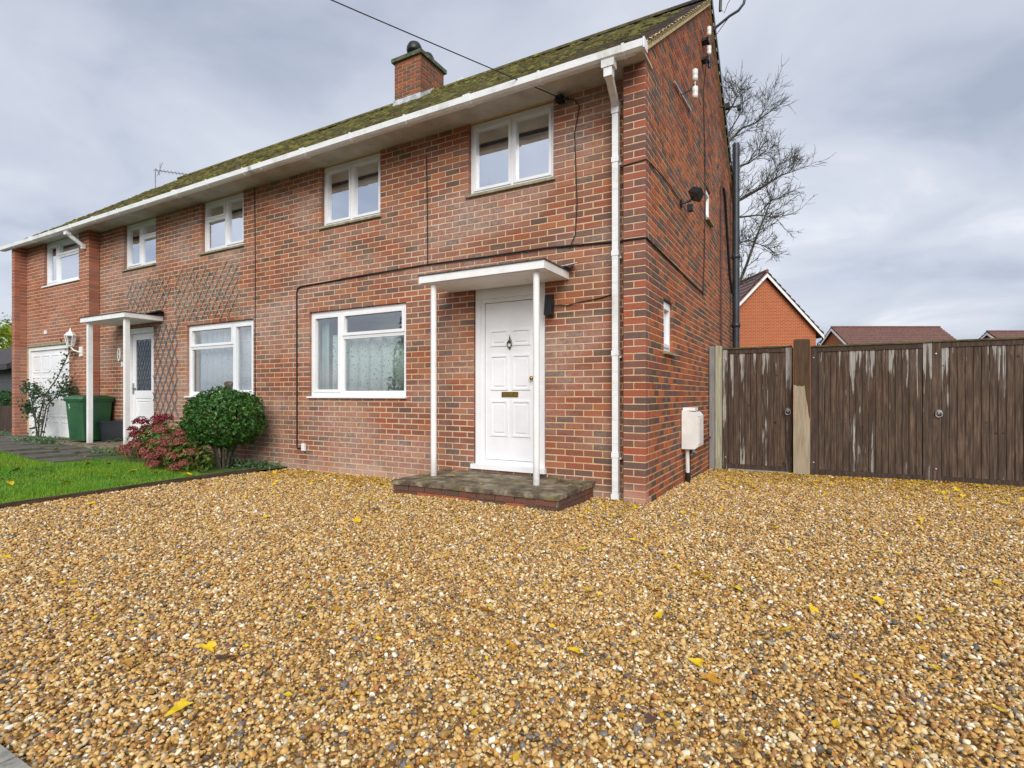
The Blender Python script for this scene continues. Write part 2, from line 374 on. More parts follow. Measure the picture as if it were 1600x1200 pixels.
class Bricks:
    """collects bricks; the largest in view become objects of their own, the rest one joined part"""
    def __init__(s): s.r = []
    def front(s, Y, recs, mat, d=.102):
        for ua, ub, za, zb, kk in recs: s.r.append((((ua + ub) / 2, Y + random.uniform(-.0018, .0018), (za + zb) / 2), ub - ua, zb - za, d, 0, mat))
    def side(s, X, recs, mat, d=.102):
        for ua, ub, za, zb, kk in recs: s.r.append(((X + random.uniform(-.0018, .0018), (ua + ub) / 2, (za + zb) / 2), ub - ua, zb - za, d, 1, mat))
    def emit(s, parent, mats, single_parent, limit=300):
        def score(q):
            c, w, h, d, o, m = q; v = Vector(c) - CAM; dist = v.length; n = Vector((0, -1, 0)) if o == 0 else Vector((1, 0, 0))
            dep = v.dot(FW)
            if dep < .1: return 0
            px = 800 + 843 * v.dot(RT) / dep; py = 617 - 843 * v.z / dep
            if not (0 < px < 1600 and 0 < py < 1200): return 0
            return w * h * max(0, -v.normalized().dot(n)) / dist ** 2 * (1 if w > .09 else .3)
        s.r.sort(key=score, reverse=True); cache = {}; J = MB(); nsing = 0
        for i, (c, w, h, d, o, m) in enumerate(s.r):
            if i < limit and score((c, w, h, d, o, m)) > 0:
                w2 = round(w, 3); key = (w2, round(h, 3), d, m)
                if key not in cache:
                    b = MB(); b.add(*brick_geo(w2, h, d)); cache[key] = b.mesh('brick', m, fix=False)
                q = link('brick', cache[key], single_parent[o]); q.location = c; q.rotation_euler = (random.uniform(-.004, .004), random.uniform(-.006, .006), o * math.pi / 2)
            else:
                v, f = brick_geo(w, h, d); j = random.uniform(-.005, .005)
                if o: v = [(-y + c[0], x + c[1], z + c[2] + x * j) for x, y, z in v]
                else: v = [(x + c[0], y + c[1], z + c[2] + x * j) for x, y, z in v]
                J.add(v, f, mats.index(m))
        me = J.mesh('brickwork', mats, fix=False)
        return link('brickwork', me, parent, kind='stuff')

def mortar_front(b, u0, u1, z0, z1, Y, th, openings, e=.006, side=False):
    """solid wall slab with openings, mortar face set 7 mm behind the brick faces"""
    us = sorted({u0, u1, *[max(u0, min(u1, o[0] - e)) for o in openings], *[max(u0, min(u1, o[1] + e)) for o in openings]})
    for a, c in zip(us, us[1:]):
        if c - a < 1e-5: continue
        m = (a + c) / 2; zs = [(z0, z1)]
        for oa, ob, oz0, oz1 in openings:
            if oa - e < m < ob + e:
                n = []
                for p, q in zs:
                    if oz0 - e > p: n.append((p, min(q, oz0 - e)))
                    if oz1 + e < q: n.append((max(p, oz1 + e), q))
                zs = n
        for p, q in zs:
            if q - p > .001:
                if side: b.box(Y - .0035 - th, Y - .0035, a, c, p, q)
                else: b.box(a, c, Y + .0035, Y + .0035 + th, p, q)

RIDGE_Y = 3.75
def ZR(y): return 4.77 + .75 * (y if y <= RIDGE_Y else 2 * RIDGE_Y - y)
WT = 4.56      # wall head / soffit level

# ---------------------------------------------------------------- windows
def window(parent, name, origin, rz, w, h, lights, sill=None, sillmat='white_upvc', glass='glass', fr=.055, sash=.042, sill_over=.04, sill_out=.09, label=None):
    """frame mesh + pane and sill children. local: x along wall, y into wall, z up; origin = lower left of the opening"""
    b = MB(); T = .06
    b.box(0, fr, 0, T, 0, h); b.box(w - fr, w, 0, T, 0, h); b.box(fr, w - fr, 0, T, 0, fr); b.box(fr, w - fr, 0, T, h - fr, h)
    panes = []
    for (x0, x1, z0, z1, opn) in lights:
        s_ = sash if opn else .018; y0 = -.014 if opn else .006
        b.box(x0, x0 + s_, y0, .05, z0, z1); b.box(x1 - s_, x1, y0, .05, z0, z1)
        b.box(x0 + s_, x1 - s_, y0, .05, z0, z0 + s_); b.box(x0 + s_, x1 - s_, y0, .05, z1 - s_, z1)
        panes.append((x0 + s_, x1 - s_, z0 + s_, z1 - s_))
    # mullions and transoms: gaps between lights
    xs = sorted({l[1] for l in lights if l[1] < w - fr - .01})
    for x in xs:
        nx = min([l[0] for l in lights if l[0] >= x - 1e-6] or [x + .04])
        b.box(x + .0005, nx - .0005, .001, T - .004, fr, h - fr)
    for l in lights:
        for l2 in lights:
            if abs(l[0] - l2[0]) < 1e-6 and 0 < l2[2] - l[3] < .1: b.box(l[0], l[1], .002, T - .006, l[3] + .0005, l2[2] - .0005)
    o = link(name, b.mesh(name, 'white_upvc'), parent); o.location = origin; o.rotation_euler = (0, 0, rz)
    if label: o['label'] = label
    def kid(nm, mb, mt):
        q = bpy.data.objects.new(nm, mb.mesh(nm, mt)); COL.objects.link(q); q.parent = o; return q
    for (a, c, p, q) in panes: kid('pane', MB().box(a - .004, c + .004, .026, .032, p - .004, q + .004), glass)
    if sill:
        s1 = MB(); s1.extrude([(-sill_out, -sill), (.07, -sill), (.07, -.002), (-.02, -.002), (-sill_out, -.014)], 'x', -sill_over, w + sill_over)
        kid('sill', s1, sillmat)
    return o

def two_lights(w, h, split, fr=.048, m=.036):
    return [(fr, split - m / 2, fr, h - fr, True), (split + m / 2, w - fr, fr, h - fr, True)]

# ================================================================== the right-hand house
MX = -5.90                                     # party line
house = thing('brick_house', 'red brick semi-detached house with white porch canopy, end gable and mossy roof', 'house', (-2.95, .2, 0))
OP_F = [(-2.31, -1.13, 3.66, WT), (-4.97, -3.79, 3.66, WT), (-5.23, -3.33, 1.11, 2.385), (-2.23, -1.24, .21, 2.46)]
OP_G = [(.77, 1.21, 1.635, 2.235), (3.55, 3.98, 3.96, 4.485)]
b = MB(); mortar_front(b, MX, -.02, -.3, WT + .02, .2, .22, OP_F); wall_f = b.build('front_wall', 'mortar', house)
b = MB(); mortar_front(b, .009, 7.19, -.3, WT, 0, .22, OP_G, side=True)
b.extrude([(.009, WT), (7.19, WT), (7.19, ZR(7.19) - .05), (RIDGE_Y, ZR(RIDGE_Y) - .05), (.009, ZR(.0) - .05)], 'x', -.22, -.0035)
wall_g = b.build('gable_wall', 'mortar_gable', house)
b = MB(); b.box(-.232, -.0028, .0028, .2, -.3, WT); pier = b.build('quoin_pier', 'mortar', house)
b = MB(); b.box(MX, -.23, 6.97, 7.19, -.3, 4.9); b.build('rear_wall', 'brick_gable', house)
b = MB(); b.box(MX + .01, -.24, .45, 6.9, 2.52, 2.60); b.box(MX + .01, -.24, .45, 6.9, 4.565, 4.6); b.box(MX + .01, -.24, .45, 6.9, .1, .15); b.build('floor_slab', 'plaster', house)
b = MB(); b.box(MX + .01, -.24, 3.9, 4.0, .16, 2.51); b.box(MX + .01, -.24, 3.9, 4.0, 2.61, 4.56); b.box(MX - .05, MX + .05, .43, 6.9, .0, 4.56); b.box(-3.1, -3.0, .43, 3.9, .16, 4.56); b.build('partition', 'plaster', house)

BK = Bricks()
BK.front(.2, rows(MX, -.235, ZB, WT, OP_F, phase=.03), 'brick_front')
def gclip(zm, a, c):
    if zm < WT: return a, c
    y = max(a, (zm + .085 - 4.77) / .75); return y, min(c, 2 * RIDGE_Y - y)
gr = []
for r_ in rows(0, 7.2, ZB, 7.5, OP_G, phase=.1125, uclip=gclip):
    ua, ub, za, zb, kk = r_
    st = .1125 if kk % 2 == 0 else .225       # the quoin bricks take the corner
    if za < WT - .02 :
        if ub <= st + .02: continue
        ua = max(ua, st)
    if ub - ua > .03: gr.append((ua, ub, za, zb, kk))
BK.side(0, gr, 'brick_gable')
house_bricks = BK

# quoin bricks: fully arrised boxes that show on both faces
def arris(w, d, h, ch=.003):
    b = MB(); x, y, z = w / 2, d / 2, h / 2
    vs = []
    for sx in (-1, 1):
        for sy in (-1, 1):
            for sz in (-1, 1):
                vs += [(sx * x, sy * (y - ch), sz * (z - ch)), (sx * (x - ch), sy * y, sz * (z - ch)), (sx * (x - ch), sy * (y - ch), sz * z)]
    m = bmesh.new()
    for v in vs: m.verts.new(v)
    bmesh.ops.convex_hull(m, input=m.verts); me = bpy.data.meshes.new('brick'); m.to_mesh(me); m.free(); return me
qm = {}
def quoin(x0, x1, y0, y1, z0, z1, parent):
    key = (round(x1 - x0, 3), round(y1 - y0, 3))
    if key not in qm:
        qm[key] = arris(x1 - x0, y1 - y0, z1 - z0); qm[key].materials.append(M['brick_quoin'])
    o = link('brick', qm[key], parent); o.location = ((x0 + x1) / 2 + random.uniform(-.0004, .0018), (y0 + y1) / 2 - random.uniform(-.0004, .0018), (z0 + z1) / 2); o.rotation_euler = (0, random.uniform(-.006, .006), random.uniform(-.003, .003))
nq = 0
for kk in range(0, 62):
    z0 = ZB + kk * CH + JT / 2; z1 = z0 + CH - JT
    if kk % 2 == 0: quoin(-.235, 0, 0, .1025, z0, z1, pier); nq += 1
    else: quoin(-.235, -.130, 0, .19, z0, z1, pier); quoin(-.120, 0, 0, .215, z0, z1, pier); nq += 2
house_bricks.emit(house, ['brick_front', 'brick_gable'], {0: wall_f, 1: wall_g}, limit=300 - nq)

# lintels seen as soldier/painted heads
w1 = window(house, 'window', (-2.31, .262, 3.66), 0, 1.18, .895, two_lights(1.18, .895, .605), sill=.045, sillmat='sill_stone', glass='glass_upper', sash=.034, fr=.048, sill_out=.10, sill_over=.03)
w2 = window(house, 'window', (-4.97, .262, 3.66), 0, 1.18, .895, two_lights(1.18, .895, .575), sill=.045, sillmat='sill_stone', glass='glass_upper', sash=.034, fr=.048, sill_out=.10, sill_over=.03)
gw = [(.055, .62, .055, 1.215, True), (.665, 1.845, .055, .855, False), (.665, 1.845, .885, 1.215, True)]
w3 = window(house, 'window', (-5.23, .245, 1.115), 0, 1.90, 1.27, gw, sill=.032, sill_out=.085, sill_over=.02)
w4 = window(house, 'window', (-.035, .77, 1.64), math.pi / 2, .44, .59, [(.05, .39, .05, .54, True)], sill=.04, sillmat='sill_stone', sill_out=.085, sill_over=.03)
w5 = window(house, 'window', (-.03, 3.55, 3.965), math.pi / 2, .43, .515, [(.05, .38, .05, .465, True)], sill=.04, sillmat='sill_stone', sill_out=.085, sill_over=.03)

# ---- front door
def raised(b, x0, x1, z0, z1, y, t=.012, w=.022):
    """moulded panel: chamfered picture-frame bead round a slightly raised field"""
    b.box(x0, x0 + w, y - t, y, z0, z1); b.box(x1 - w, x1, y - t, y, z0, z1); b.box(x0 + w, x1 - w, y - t, y, z0, z0 + w); b.box(x0 + w, x1 - w, y - t, y, z1 - w, z1)
    b.extrude([(x0 + w + .03, z0 + w + .03), (x1 - w - .03, z0 + w + .03), (x1 - w - .03, z1 - w - .03), (x0 + w + .03, z1 - w - .03)], 'y', y - t * .8, y)
dx0, dz0, dz1 = -2.22, .215, 2.455
b = MB(); x0, x1 = dx0, -1.25
b.box(x0, x0 + .075, .225, .31, dz0, dz1); b.box(x1 - .075, x1, .225, .31, dz0, dz1); b.box(x0 + .075, x1 - .075, .225, .31, dz1 - .13, dz1); b.box(x0 - .03, x1 + .03, .15, .31, dz0 - .005, dz0 + .055)
b.box(x0 + .076, x0 + .125, .240, .31, dz0 + .056, dz1 - .131); b.box(x1 - .125, x1 - .076, .240, .31, dz0 + .056, dz1 - .131); b.box(x0 + .126, x1 - .126, .240, .31, dz1 - .18, dz1 - .131); b.box(x0 + .126, x1 - .126, .240, .31, dz0 + .056, dz0 + .11)
dframe = b.build('door_frame', 'white_upvc', house)
lx0, lx1, lz0, lz1 = x0 + .131, x1 - .131, dz0 + .115, dz1 - .186
b = MB(); b.box(lx0, lx1, .256, .30, lz0, lz1)
mid = (lx0 + lx1) / 2
for a, c in ((lx0 + .075, mid - .03), (mid + .03, lx1 - .075)):
    for p, q in ((lz0 + .29, lz0 + .73), (lz0 + .86, lz0 + 1.29), (lz0 + 1.40, lz0 + 1.60)): raised(b, a, c, p, q, .2562)
leaf = b.build('door', 'white_upvc', house)
b = MB(); b.box(mid - .115, mid + .115, .243, .256, lz0 + .775, lz0 + .838); b.box(mid - .098, mid + .098, .238, .243, lz0 + .787, lz0 + .826); b.build('letter_plate', 'brass', leaf)
b = MB()
kx, kz = mid, lz0 + 1.42
b.lathe([(.004, -.018), (.020, -.018), (.024, -.008), (.020, 0)], (kx, .254, kz + .035), 12, 'y')
pts = [(kx + .030 * math.sin(t) , .232, kz - .002 + .038 * math.cos(t)) for t in np.linspace(.45, 2 * math.pi - .45, 14)]
b.tube(pts, .007, 6); b.lathe([(.002, -.03), (.011, -.02), (.011, -.005), (.006, 0)], (kx, .256, kz - .055), 10, 'y')
b.lathe([(.003, kz + .05), (.010, kz + .075), (.004, kz + .10), (.001, kz + .115)], (kx, .24, 0), 8, 'z')
b.build('knocker', 'pewter', leaf, smooth=True)
b = MB(); b.lathe([(.022, 0), (.022, -.008), (.010, -.012), (.009, -.03), (.024, -.042), (.026, -.055), (.015, -.066), (.002, -.068)], (lx1 - .04, .256, lz0 + 1.0), 14, 'y'); b.build('knob', 'brass', leaf, smooth=True)

# ---- porch canopy with its two posts
def canopy(parent, xa, xb, z, mats):
    b = MB(); b.box(xa, xb, -.46, .195, z - .085, z)
    cp = b.build('porch_canopy', 'white_paint', parent)
    b = MB(); b.box(xa - .012, xb + .012, -.475, .19, z + .001, z + .014); b.box(xa - .004, xb + .004, .10, .195, z + .015, z + .05)
    b.build('felt', mats, cp)
    b = MB(); b.box(xa + .03, xb - .03, -.43, .15, z - .092, z - .0855); b.build('soffit_panel', 'white_paint', cp)
    return cp
cp = canopy(house, -2.57, -.93, 2.53, 'felt')
for x in (-2.43, -1.07):
    MB().tube([(x, -.36, .172), (x, -.36, 2.437)], .035, 16).build('post', 'white_paint', cp, smooth=True)
b = MB(); b.bar((-.99, .02, 2.548), (-.84, .15, 2.60), .16, .006, (0, 0, 1)); b.build('flashing', 'lead', cp)

# ---- eaves
def eaves(parent, xa, xb, name_end=True):
    b = MB(); b.box(xa, xb, -.215, .2, WT + .004, WT + .022); b.build('soffit', 'soffit', parent)
    b = MB(); b.box(xa, xb, -.24, -.216, 4.505, 4.60); b.build('fascia', 'soffit', parent)
    prof = [(-.243, 4.485), (-.315, 4.475), (-.348, 4.494), (-.354, 4.562), (-.345, 4.565), (-.338, 4.502), (-.312, 4.487), (-.250, 4.494), (-.250, 4.562), (-.243, 4.562)]
    b = MB(); b.extrude(prof, 'x', xa - .02, xb + .05); g = b.build('gutter', 'white_gutter', parent)
    n = 0; x = xb - .15
    while x > xa + .1:
        wdt = .10 if n % 3 == 2 else .028
        p2 = [(-.2412, 4.476), (-.317, 4.466), (-.354, 4.489), (-.361, 4.571), (-.344, 4.572), (-.3545, 4.566), (-.3486, 4.4935), (-.3152, 4.4745), (-.2412, 4.4845)]
        b = MB(); b.extrude(p2, 'x', x - wdt / 2, x + wdt / 2); b.build('bracket', 'white_gutter', g)
        x -= .92; n += 1
    return g
gut = eaves(house, MX, .02)
b = MB(); b.box(.071, .086, -.36, -.24, 4.468, 4.57); b.build('stop_end', 'white_gutter', gut)
# downpipe: outlet, swan neck, pipe, joints
b = MB(); px = -.35; ox = -.29
b.box(ox - .065, ox + .065, -.345, -.245, 4.40, 4.474); b.box(ox - .042, ox + .042, -.335, -.255, 4.31, 4.40)
b.bar((ox, -.300, 4.345), (px, .11, 4.225), .07, .07, (0, 0, 1)); b.box(px - .040, px + .040, .065, .145, 4.14, 4.27)
b.box(px - .033, px + .033, .075, .141, .02, 4.15)
dp = b.build('downpipe', 'white_gutter', house)
for z in (3.62, 2.62, 1.55, .46): 
    MB().box(px - .040, px + .040, .069, .147, z, z + .055).build('joint', 'white_gutter', dp)
    MB().box(px - .055, px + .055, .12, .196, z - .022, z - .003).build('clip', 'white_gutter', dp)
MB().box(px - .043, px + .043, .066, .15, .012, .07).build('shoe', 'white_gutter', dp)

# ---- roof of plain tiles, joined, with moss
k = NM('plain_tile'); rr = k.rnd(); c = k.ramp(rr, [(0, '#3E332E'), (.2, '#4A3A32'), (.4, '#352F2D'), (.6, '#54433A'), (.8, '#413A36')], 'CONSTANT')
mm = k.noise(.9, 5, .7); m2 = k.noise(22, 4, .7)
x_ = k.new('ShaderNodeSeparateXYZ'); k.link(k.pos(), x_.inputs[0])
near = k.ramp(k.math('MULTIPLY', x_.outputs[0], -.35), [(.1, 0.), (.3, .35), (1., 1.)])       # the verge tiles stay bare
mk = k.math('MULTIPLY', k.ramp(k.math('ADD', k.math('MULTIPLY', mm, .6), k.math('MULTIPLY', m2, .4)), [(.36, 0.), (.52, 1.)]), near)
mc = k.ramp(k.noise(8, 4), [(.3, '#3A3218'), (.48, '#544E1C'), (.62, '#746E2A'), (.74, '#908A34')])
k.col(k.mix(mk, c, mc)); k.rough(.95); k.bump(k.noise(70, 4), .5, .008); M['tile'] = k.m
k = NM('moss'); rr = k.rnd(); c = k.ramp(rr, [(0, '#3E3414'), (.3, '#544E1A'), (.55, '#706C2A'), (.78, '#948E34'), (.9, '#6A4E22'), (1, '#4A3A1C')]); k.col(k.mix(k.noise(60, 3), c, '#2E300C')); k.rough(1); k.bump(k.noise(160, 3, .7), .8, .01); M['moss'] = k.m
def roof(parent, xa, xb, verge_r, verge_l, mossy):
    b = MB(); cs = math.cos(math.atan(.75)); sn = math.sin(math.atan(.75)); ya = -.30
    # decking
    b.extrude([(-.22, ZR(-.22) - .045), (RIDGE_Y, ZR(RIDGE_Y) - .045), (7.45, ZR(7.45) - .045), (7.45, ZR(7.45) - .075), (RIDGE_Y, ZR(RIDGE_Y) - .09), (-.22, ZR(-.22) - .075)], 'x', xa + .001, xb - .06)
    rf = b.build('roof', 'felt', parent)
    T = MB(); ncr = int((RIDGE_Y - ya) / cs / .1)
    for side in (0, 1):
        for j in range(ncr + 1):
            y0 = ya + j * .1 * cs; 
            if y0 + .09 > RIDGE_Y + .02: break
            x = xa - .0825 * (j % 2)
            while x < xb - .01:
                a, c = max(x + .002, xa), min(x + .163, xb); x += .165
                if c - a < .03: continue
                jz = random.uniform(-.004, .006); tl = random.uniform(-.004, .004)
                y1 = y0 + .15 * cs; y1 = min(y1, RIDGE_Y)
                zl, zu = ZR(y0) + .004 + jz, ZR(y1) - .016 + jz * .3
                Y0, Y1 = (y0, y1) if side == 0 else (2 * RIDGE_Y - y0, 2 * RIDGE_Y - y1)
                vs = [(a, Y0, zl + tl), (c, Y0, zl - tl), (c, Y1, zu), (a, Y1, zu), (a, Y0, zl + tl - .014), (c, Y0, zl - tl - .014), (c, Y1, zu - .012), (a, Y1, zu - .012)]
                T.add(vs, [(0, 1, 2, 3), (4, 5, 1, 0), (5, 6, 2, 1), (7, 4, 0, 3)] if side == 0 else [(3, 2, 1, 0), (0, 1, 5, 4), (1, 2, 6, 5), (3, 0, 4, 7)])
    link('roof_tiles', T.mesh('roof_tiles', 'tile', fix=False), rf, kind='stuff')
    n = max(2, int((xb - xa) / .32)); d = (xb - xa) / n; rt = None
    for i in range(n):
        x0, x1 = xa + i * d, xa + (i + 1) * d - .008; pr = [(RIDGE_Y + .115 * math.cos(t), ZR(RIDGE_Y) - .05 + .10 * math.sin(t)) for t in np.linspace(0, math.pi, 9)]
        MB().extrude(pr, 'x', x0, x1).build('ridge_tile', 'tile', rf)
    # moss cushions
    ico = bmesh.new(); bmesh.ops.create_icosphere(ico, subdivisions=1, radius=1); iv = np.array([v.co[:] for v in ico.verts]); ifc = [tuple(v.index for v in f.verts) for f in ico.faces]; ico.free()
    G = MB(); n = int(mossy * (xb - xa))
    for i in range(n):
        x = RNG.uniform(xa + .02, xb - .02); y = RNG.uniform(-.25, 3.72)
        pat = math.sin(x * 2.1 + y * 1.3) + math.sin(x * .9 - y * 2.2 + 1) + math.sin(x * 4.3 + 2) * .6 + RNG.normal(0, .8)
        if pat < -.2 - .5 * min(1, -x / 6) or (x > -.55 + RNG.uniform(-.35, .35)): continue
        r = abs(RNG.normal(.018, .016)) + .012
        sc = np.array([r * RNG.uniform(1, 2), r * RNG.uniform(.8, 1.4), r * RNG.uniform(.4, .75)])
        v = iv * sc * (1 + RNG.normal(0, .12, (len(iv), 1))); G.add([(x + p[0], y + p[1], ZR(y) + .006 + p[2] + p[1] * .75) for p in v], ifc)
    link('moss', G.mesh('moss', 'moss', fix=False), rf, kind='stuff')
    return rf
k = NM('verge_mortar'); c = k.ramp(k.noise(18, 5, .7), [(.3, '#9C8A62'), (.6, '#CDBB8C')]); k.col(c); k.rough(.95); k.bump(k.noise(60, 4), .6, .01); M['verge_mortar'] = k.m
rf = roof(house, MX, .055, True, False, 900)
b = MB()
for sgn in (0, 1):
    f_ = (lambda y: y) if sgn == 0 else (lambda y: 2 * RIDGE_Y - y)
    b.extrude([(f_(-.27), ZR(-.27) - .016), (f_(RIDGE_Y), ZR(RIDGE_Y) - .016), (f_(RIDGE_Y), ZR(RIDGE_Y) - .105), (f_(-.27), ZR(-.27) - .105)], 'x', -.02, .036)
    for j in range(50):
        y = -.24 + j * .08
        if sgn == 0: b.tube([(.03, f_(y), ZR(y) - .03), (.052, f_(y), ZR(y) - .022)], [.03, .016], 6)
b.build('verge', 'verge_mortar', rf)
MB().extrude([(7.5, ZR(7.5) + .012), (RIDGE_Y, ZR(RIDGE_Y) + .012), (RIDGE_Y, ZR(RIDGE_Y) - .12), (7.5, ZR(7.5) - .12)], 'x', .056, .068).build('rear_bargeboard', 'pipe_black', rf)
b = MB(); b.box(-4, .04, 7.40, 7.46, ZR(7.45) - .20, ZR(7.45) - .06); b.build('rear_gutter', 'black', rf)

# ---- chimney on the party wall
ch = thing('chimney_stack', 'brick chimney stack with two dark cowls rising from the mossy ridge', 'chimney', (-5.92, 3.7, 7.1))
CX0, CX1, CY0, CY1, CZ0, CZ1 = -6.27, -5.57, 3.3, 4.1, 7.0, 8.17
b = MB(); b.box(CX0 + .007, CX1 - .007, CY0 + .007, CY1 - .007, CZ0, CZ1); b.build('stack', 'mortar_gable', ch)
BKc = Bricks(); zz0 = ZB + round((CZ0 - ZB) / CH) * CH
BKc.front(CY0, rows(CX0, CX1, zz0, CZ1, phase=.02), 'brick_stack', .06); BKc.side(CX1, rows(CY0 + .065, CY1, zz0, CZ1, phase=.1), 'brick_stack', .06)
stackbr = bpy.data.objects['stack']
BKc.emit(ch, ['brick_stack'], {0: stackbr, 1: stackbr}, limit=200)
M['cap_stone'] = simple('mossy_cap', '#3C4434', '#6A6E58', .95, 12)
b = MB(); b.box(CX0 - .05, CX1 + .05, CY0 - .05, CY1 + .05, CZ1 - .005, CZ1 + .075); b.build('cap', 'cap_stone', ch)
for y in (3.48, 3.9):
    b = MB(); b.lathe([(.10, 8.24), (.10, 8.36), (.15, 8.365), (.165, 8.41), (.16, 8.48), (.12, 8.56), (.02, 8.59)], (-5.88, y, 0), 18); b.build('cowl', 'black', ch, smooth=True)
b = MB(); n = 9
vs = []
for i in range(n):       # stepped lead flashing along the stack's right side and apron at the front
    y0 = CY0 + i * (RIDGE_Y - CY0) / n; b.extrude([(y0, ZR(y0) - .03), (y0 + .05, ZR(y0 + .05) - .03), (y0 + .05, ZR(y0) + .10), (y0 + .02, ZR(y0) + .13), (y0, ZR(y0) + .09)], 'x', CX1 + .001, CX1 + .009)
b.box(CX0 - .02, CX1 + .02, CY0 - .03, CY0 - .002, ZR(CY0) - .06, ZR(CY0) + .11); b.bar(((CX0), CY0 - .10, ZR(CY0 - .1) + .012), (CX1, CY0 - .10, ZR(CY0 - .1) + .012), .16, .01, (0, -.6, .8))
b.build('flashing', 'lead', ch)

# ================================================================== the neighbour's house with garage wing
nb = thing('brick_house', 'red brick semi-detached house on the left with trellis and white garage wing', 'house', (-9, .2, .1))
NX, EX = -11.63, -14.58
OP_N = [(-10.67, -9.49, 3.66, WT), (-8.01, -6.83, 3.66, WT), (-8.47, -6.57, 1.11, 2.385), (-10.56, -9.57, .21, 2.46)]
OP_E = [(-13.70, -12.06, 3.585, WT), (-14.58, -12.49, -.09, 2.235)]
b = MB(); mortar_front(b, NX - .1, MX, -.3, WT + .02, .2, .22, OP_N); nwall = b.build('front_wall', 'mortar', nb)
b = MB(); mortar_front(b, EX - .01, NX - .007, -.3, WT + .02, 0, .19, OP_E); nwing = b.build('wing_wall', 'mortar', nb)
b = MB(); b.box(-14.713, -14.587, -.223, 7.19, -.3, WT); b.extrude([(.0, WT), (7.19, WT), (RIDGE_Y, ZR(RIDGE_Y) - .08)], 'x', -14.713, -14.587); nend = b.build('end_wall', 'mortar', nb)
b = MB(); b.box(-14.5, MX, 6.97, 7.19, -.3, 4.9); b.build('rear_wall', 'brick_gable', nb)
b = MB(); b.box(-14.5, MX - .06, .45, 6.9, 2.52, 2.60); b.box(-14.5, MX - .06, .45, 6.9, 4.565, 4.6); b.box(-14.5, MX - .06, .45, 6.9, .1, .15); b.build('floor_slab', 'plaster', nb)
b = MB(); b.box(-14.5, MX - .06, 3.9, 4.0, .16, 2.51); b.box(-14.5, MX - .06, 3.9, 4.0, 2.61, 4.56); b.box(-8.9, -8.8, .43, 3.9, .16, 4.56); b.box(-11.8, -11.7, .43, 3.9, .16, 4.56); b.build('partition', 'plaster', nb)
BN = Bricks()
BN.front(.2, rows(NX, MX, ZB, WT, OP_N, phase=.03), 'brick_front')
BN.front(0, rows(EX, NX, ZB, WT, OP_E, phase=.07), 'brick_extension', .19)
BN.front(-.23, rows(-14.72, -14.58, ZB, WT, phase=0), 'brick_extension', .1)
BN.side(-14.58, rows(-.125, 0, ZB, WT, phase=0), 'brick_extension', .06)
BN.emit(nb, ['brick_front', 'brick_extension'], {0: nwall, 1: nend}, limit=290)
two = two_lights(1.18, .895, .59)
def tri(w, h, split, fan_left, tz):
    f = .055; m = .0225
    if fan_left: return [(f, split - m, f, tz, False), (f, split - m, tz + .03, h - f, True), (split + m, w - f, f, h - f, True)]
    return [(f, split - m, f, h - f, True), (split + m, w - f, f, tz, False), (split + m, w - f, tz + .03, h - f, True)]
window(nb, 'window', (-8.01, .262, 3.66), 0, 1.18, .895, tri(1.18, .895, .62, True, .56), sill=.045, sillmat='sill_stone', glass='glass_upper', sash=.034, fr=.048, sill_out=.10, sill_over=.03)
window(nb, 'window', (-10.67, .262, 3.66), 0, 1.18, .895, tri(1.18, .895, .56, False, .56), sill=.045, sillmat='sill_stone', glass='glass_upper', sash=.034, fr=.048, sill_out=.10, sill_over=.03)
window(nb, 'window', (-8.47, .25, 1.115), 0, 1.90, 1.27, [(.055, 1.30, .055, .855, False), (.055, 1.30, .885, 1.215, True), (1.345, 1.845, .055, 1.215, True)], sill=.032, sill_out=.085, sill_over=.03)
window(nb, 'window', (-13.70, .06, 3.59), 0, 1.64, .965, tri(1.64, .965, .55, False, .60), sill=.04, glass='glass_upper', sill_out=.09, sill_over=.05)
# door: half-glazed
b = MB(); x0, x1, z0, z1 = -10.55, -9.58, .215, 2.455
b.box(x0, x0 + .08, .245, .33, z0, z1); b.box(x1 - .08, x1, .245, .33, z0, z1); b.box(x0 + .08, x1 - .08, .245, .33, z1 - .11, z1); b.box(x0 - .02, x1 + .02, .19, .33, z0 - .01, z0 + .05)
b.build('door_frame', 'white_upvc', nb)
a, c = x0 + .085, x1 - .085; b = MB()
b.box(a, a + .12, .27, .315, z0 + .06, z1 - .115); b.box(c - .12, c, .27, .315, z0 + .06, z1 - .115); b.box(a + .12, c - .12, .27, .315, z0 + .06, z0 + .16); b.box(a + .12, c - .12, .27, .315, z0 + .85, z0 + 1.0); b.box(a + .12, c - .12, .27, .315, z1 - .23, z1 - .115)
b.box(a + .12, c - .12, .285, .305, z0 + .16, z0 + .85); raised(b, a + .16, c - .16, z0 + .20, z0 + .81, .285)
nd = b.build('door', 'white_upvc', nb)
b = MB(); b.box(a + .116, c - .116, .288, .296, z0 + .996, z1 - .226); b.build('pane', 'glass_dark', nd)
b = MB()
for t in np.arange(-1.2, 1.3, .19):        # diamond leading
    for s_ in (1, -1):
        zc = (z0 + 1.0 + z1 - .23) / 2; pa, pb = [], []
        xa_, xb_ = a + .125, c - .125; za_, zb_ = zc + t - s_ * (xb_ - xa_), zc + t + s_ * (xb_ - xa_)
        P = [(xa_ + u * (xb_ - xa_), za_ + u * (zb_ - za_)) for u in np.linspace(0, 1, 21)]
        P = [p for p in P if z0 + 1.0 < p[1] < z1 - .23]
        if len(P) > 2: b.bar((P[0][0], .286, P[0][1]), (P[-1][0], .286, P[-1][1]), .005, .004, (0, 1, 0))
b.build('leading', 'felt', nd)
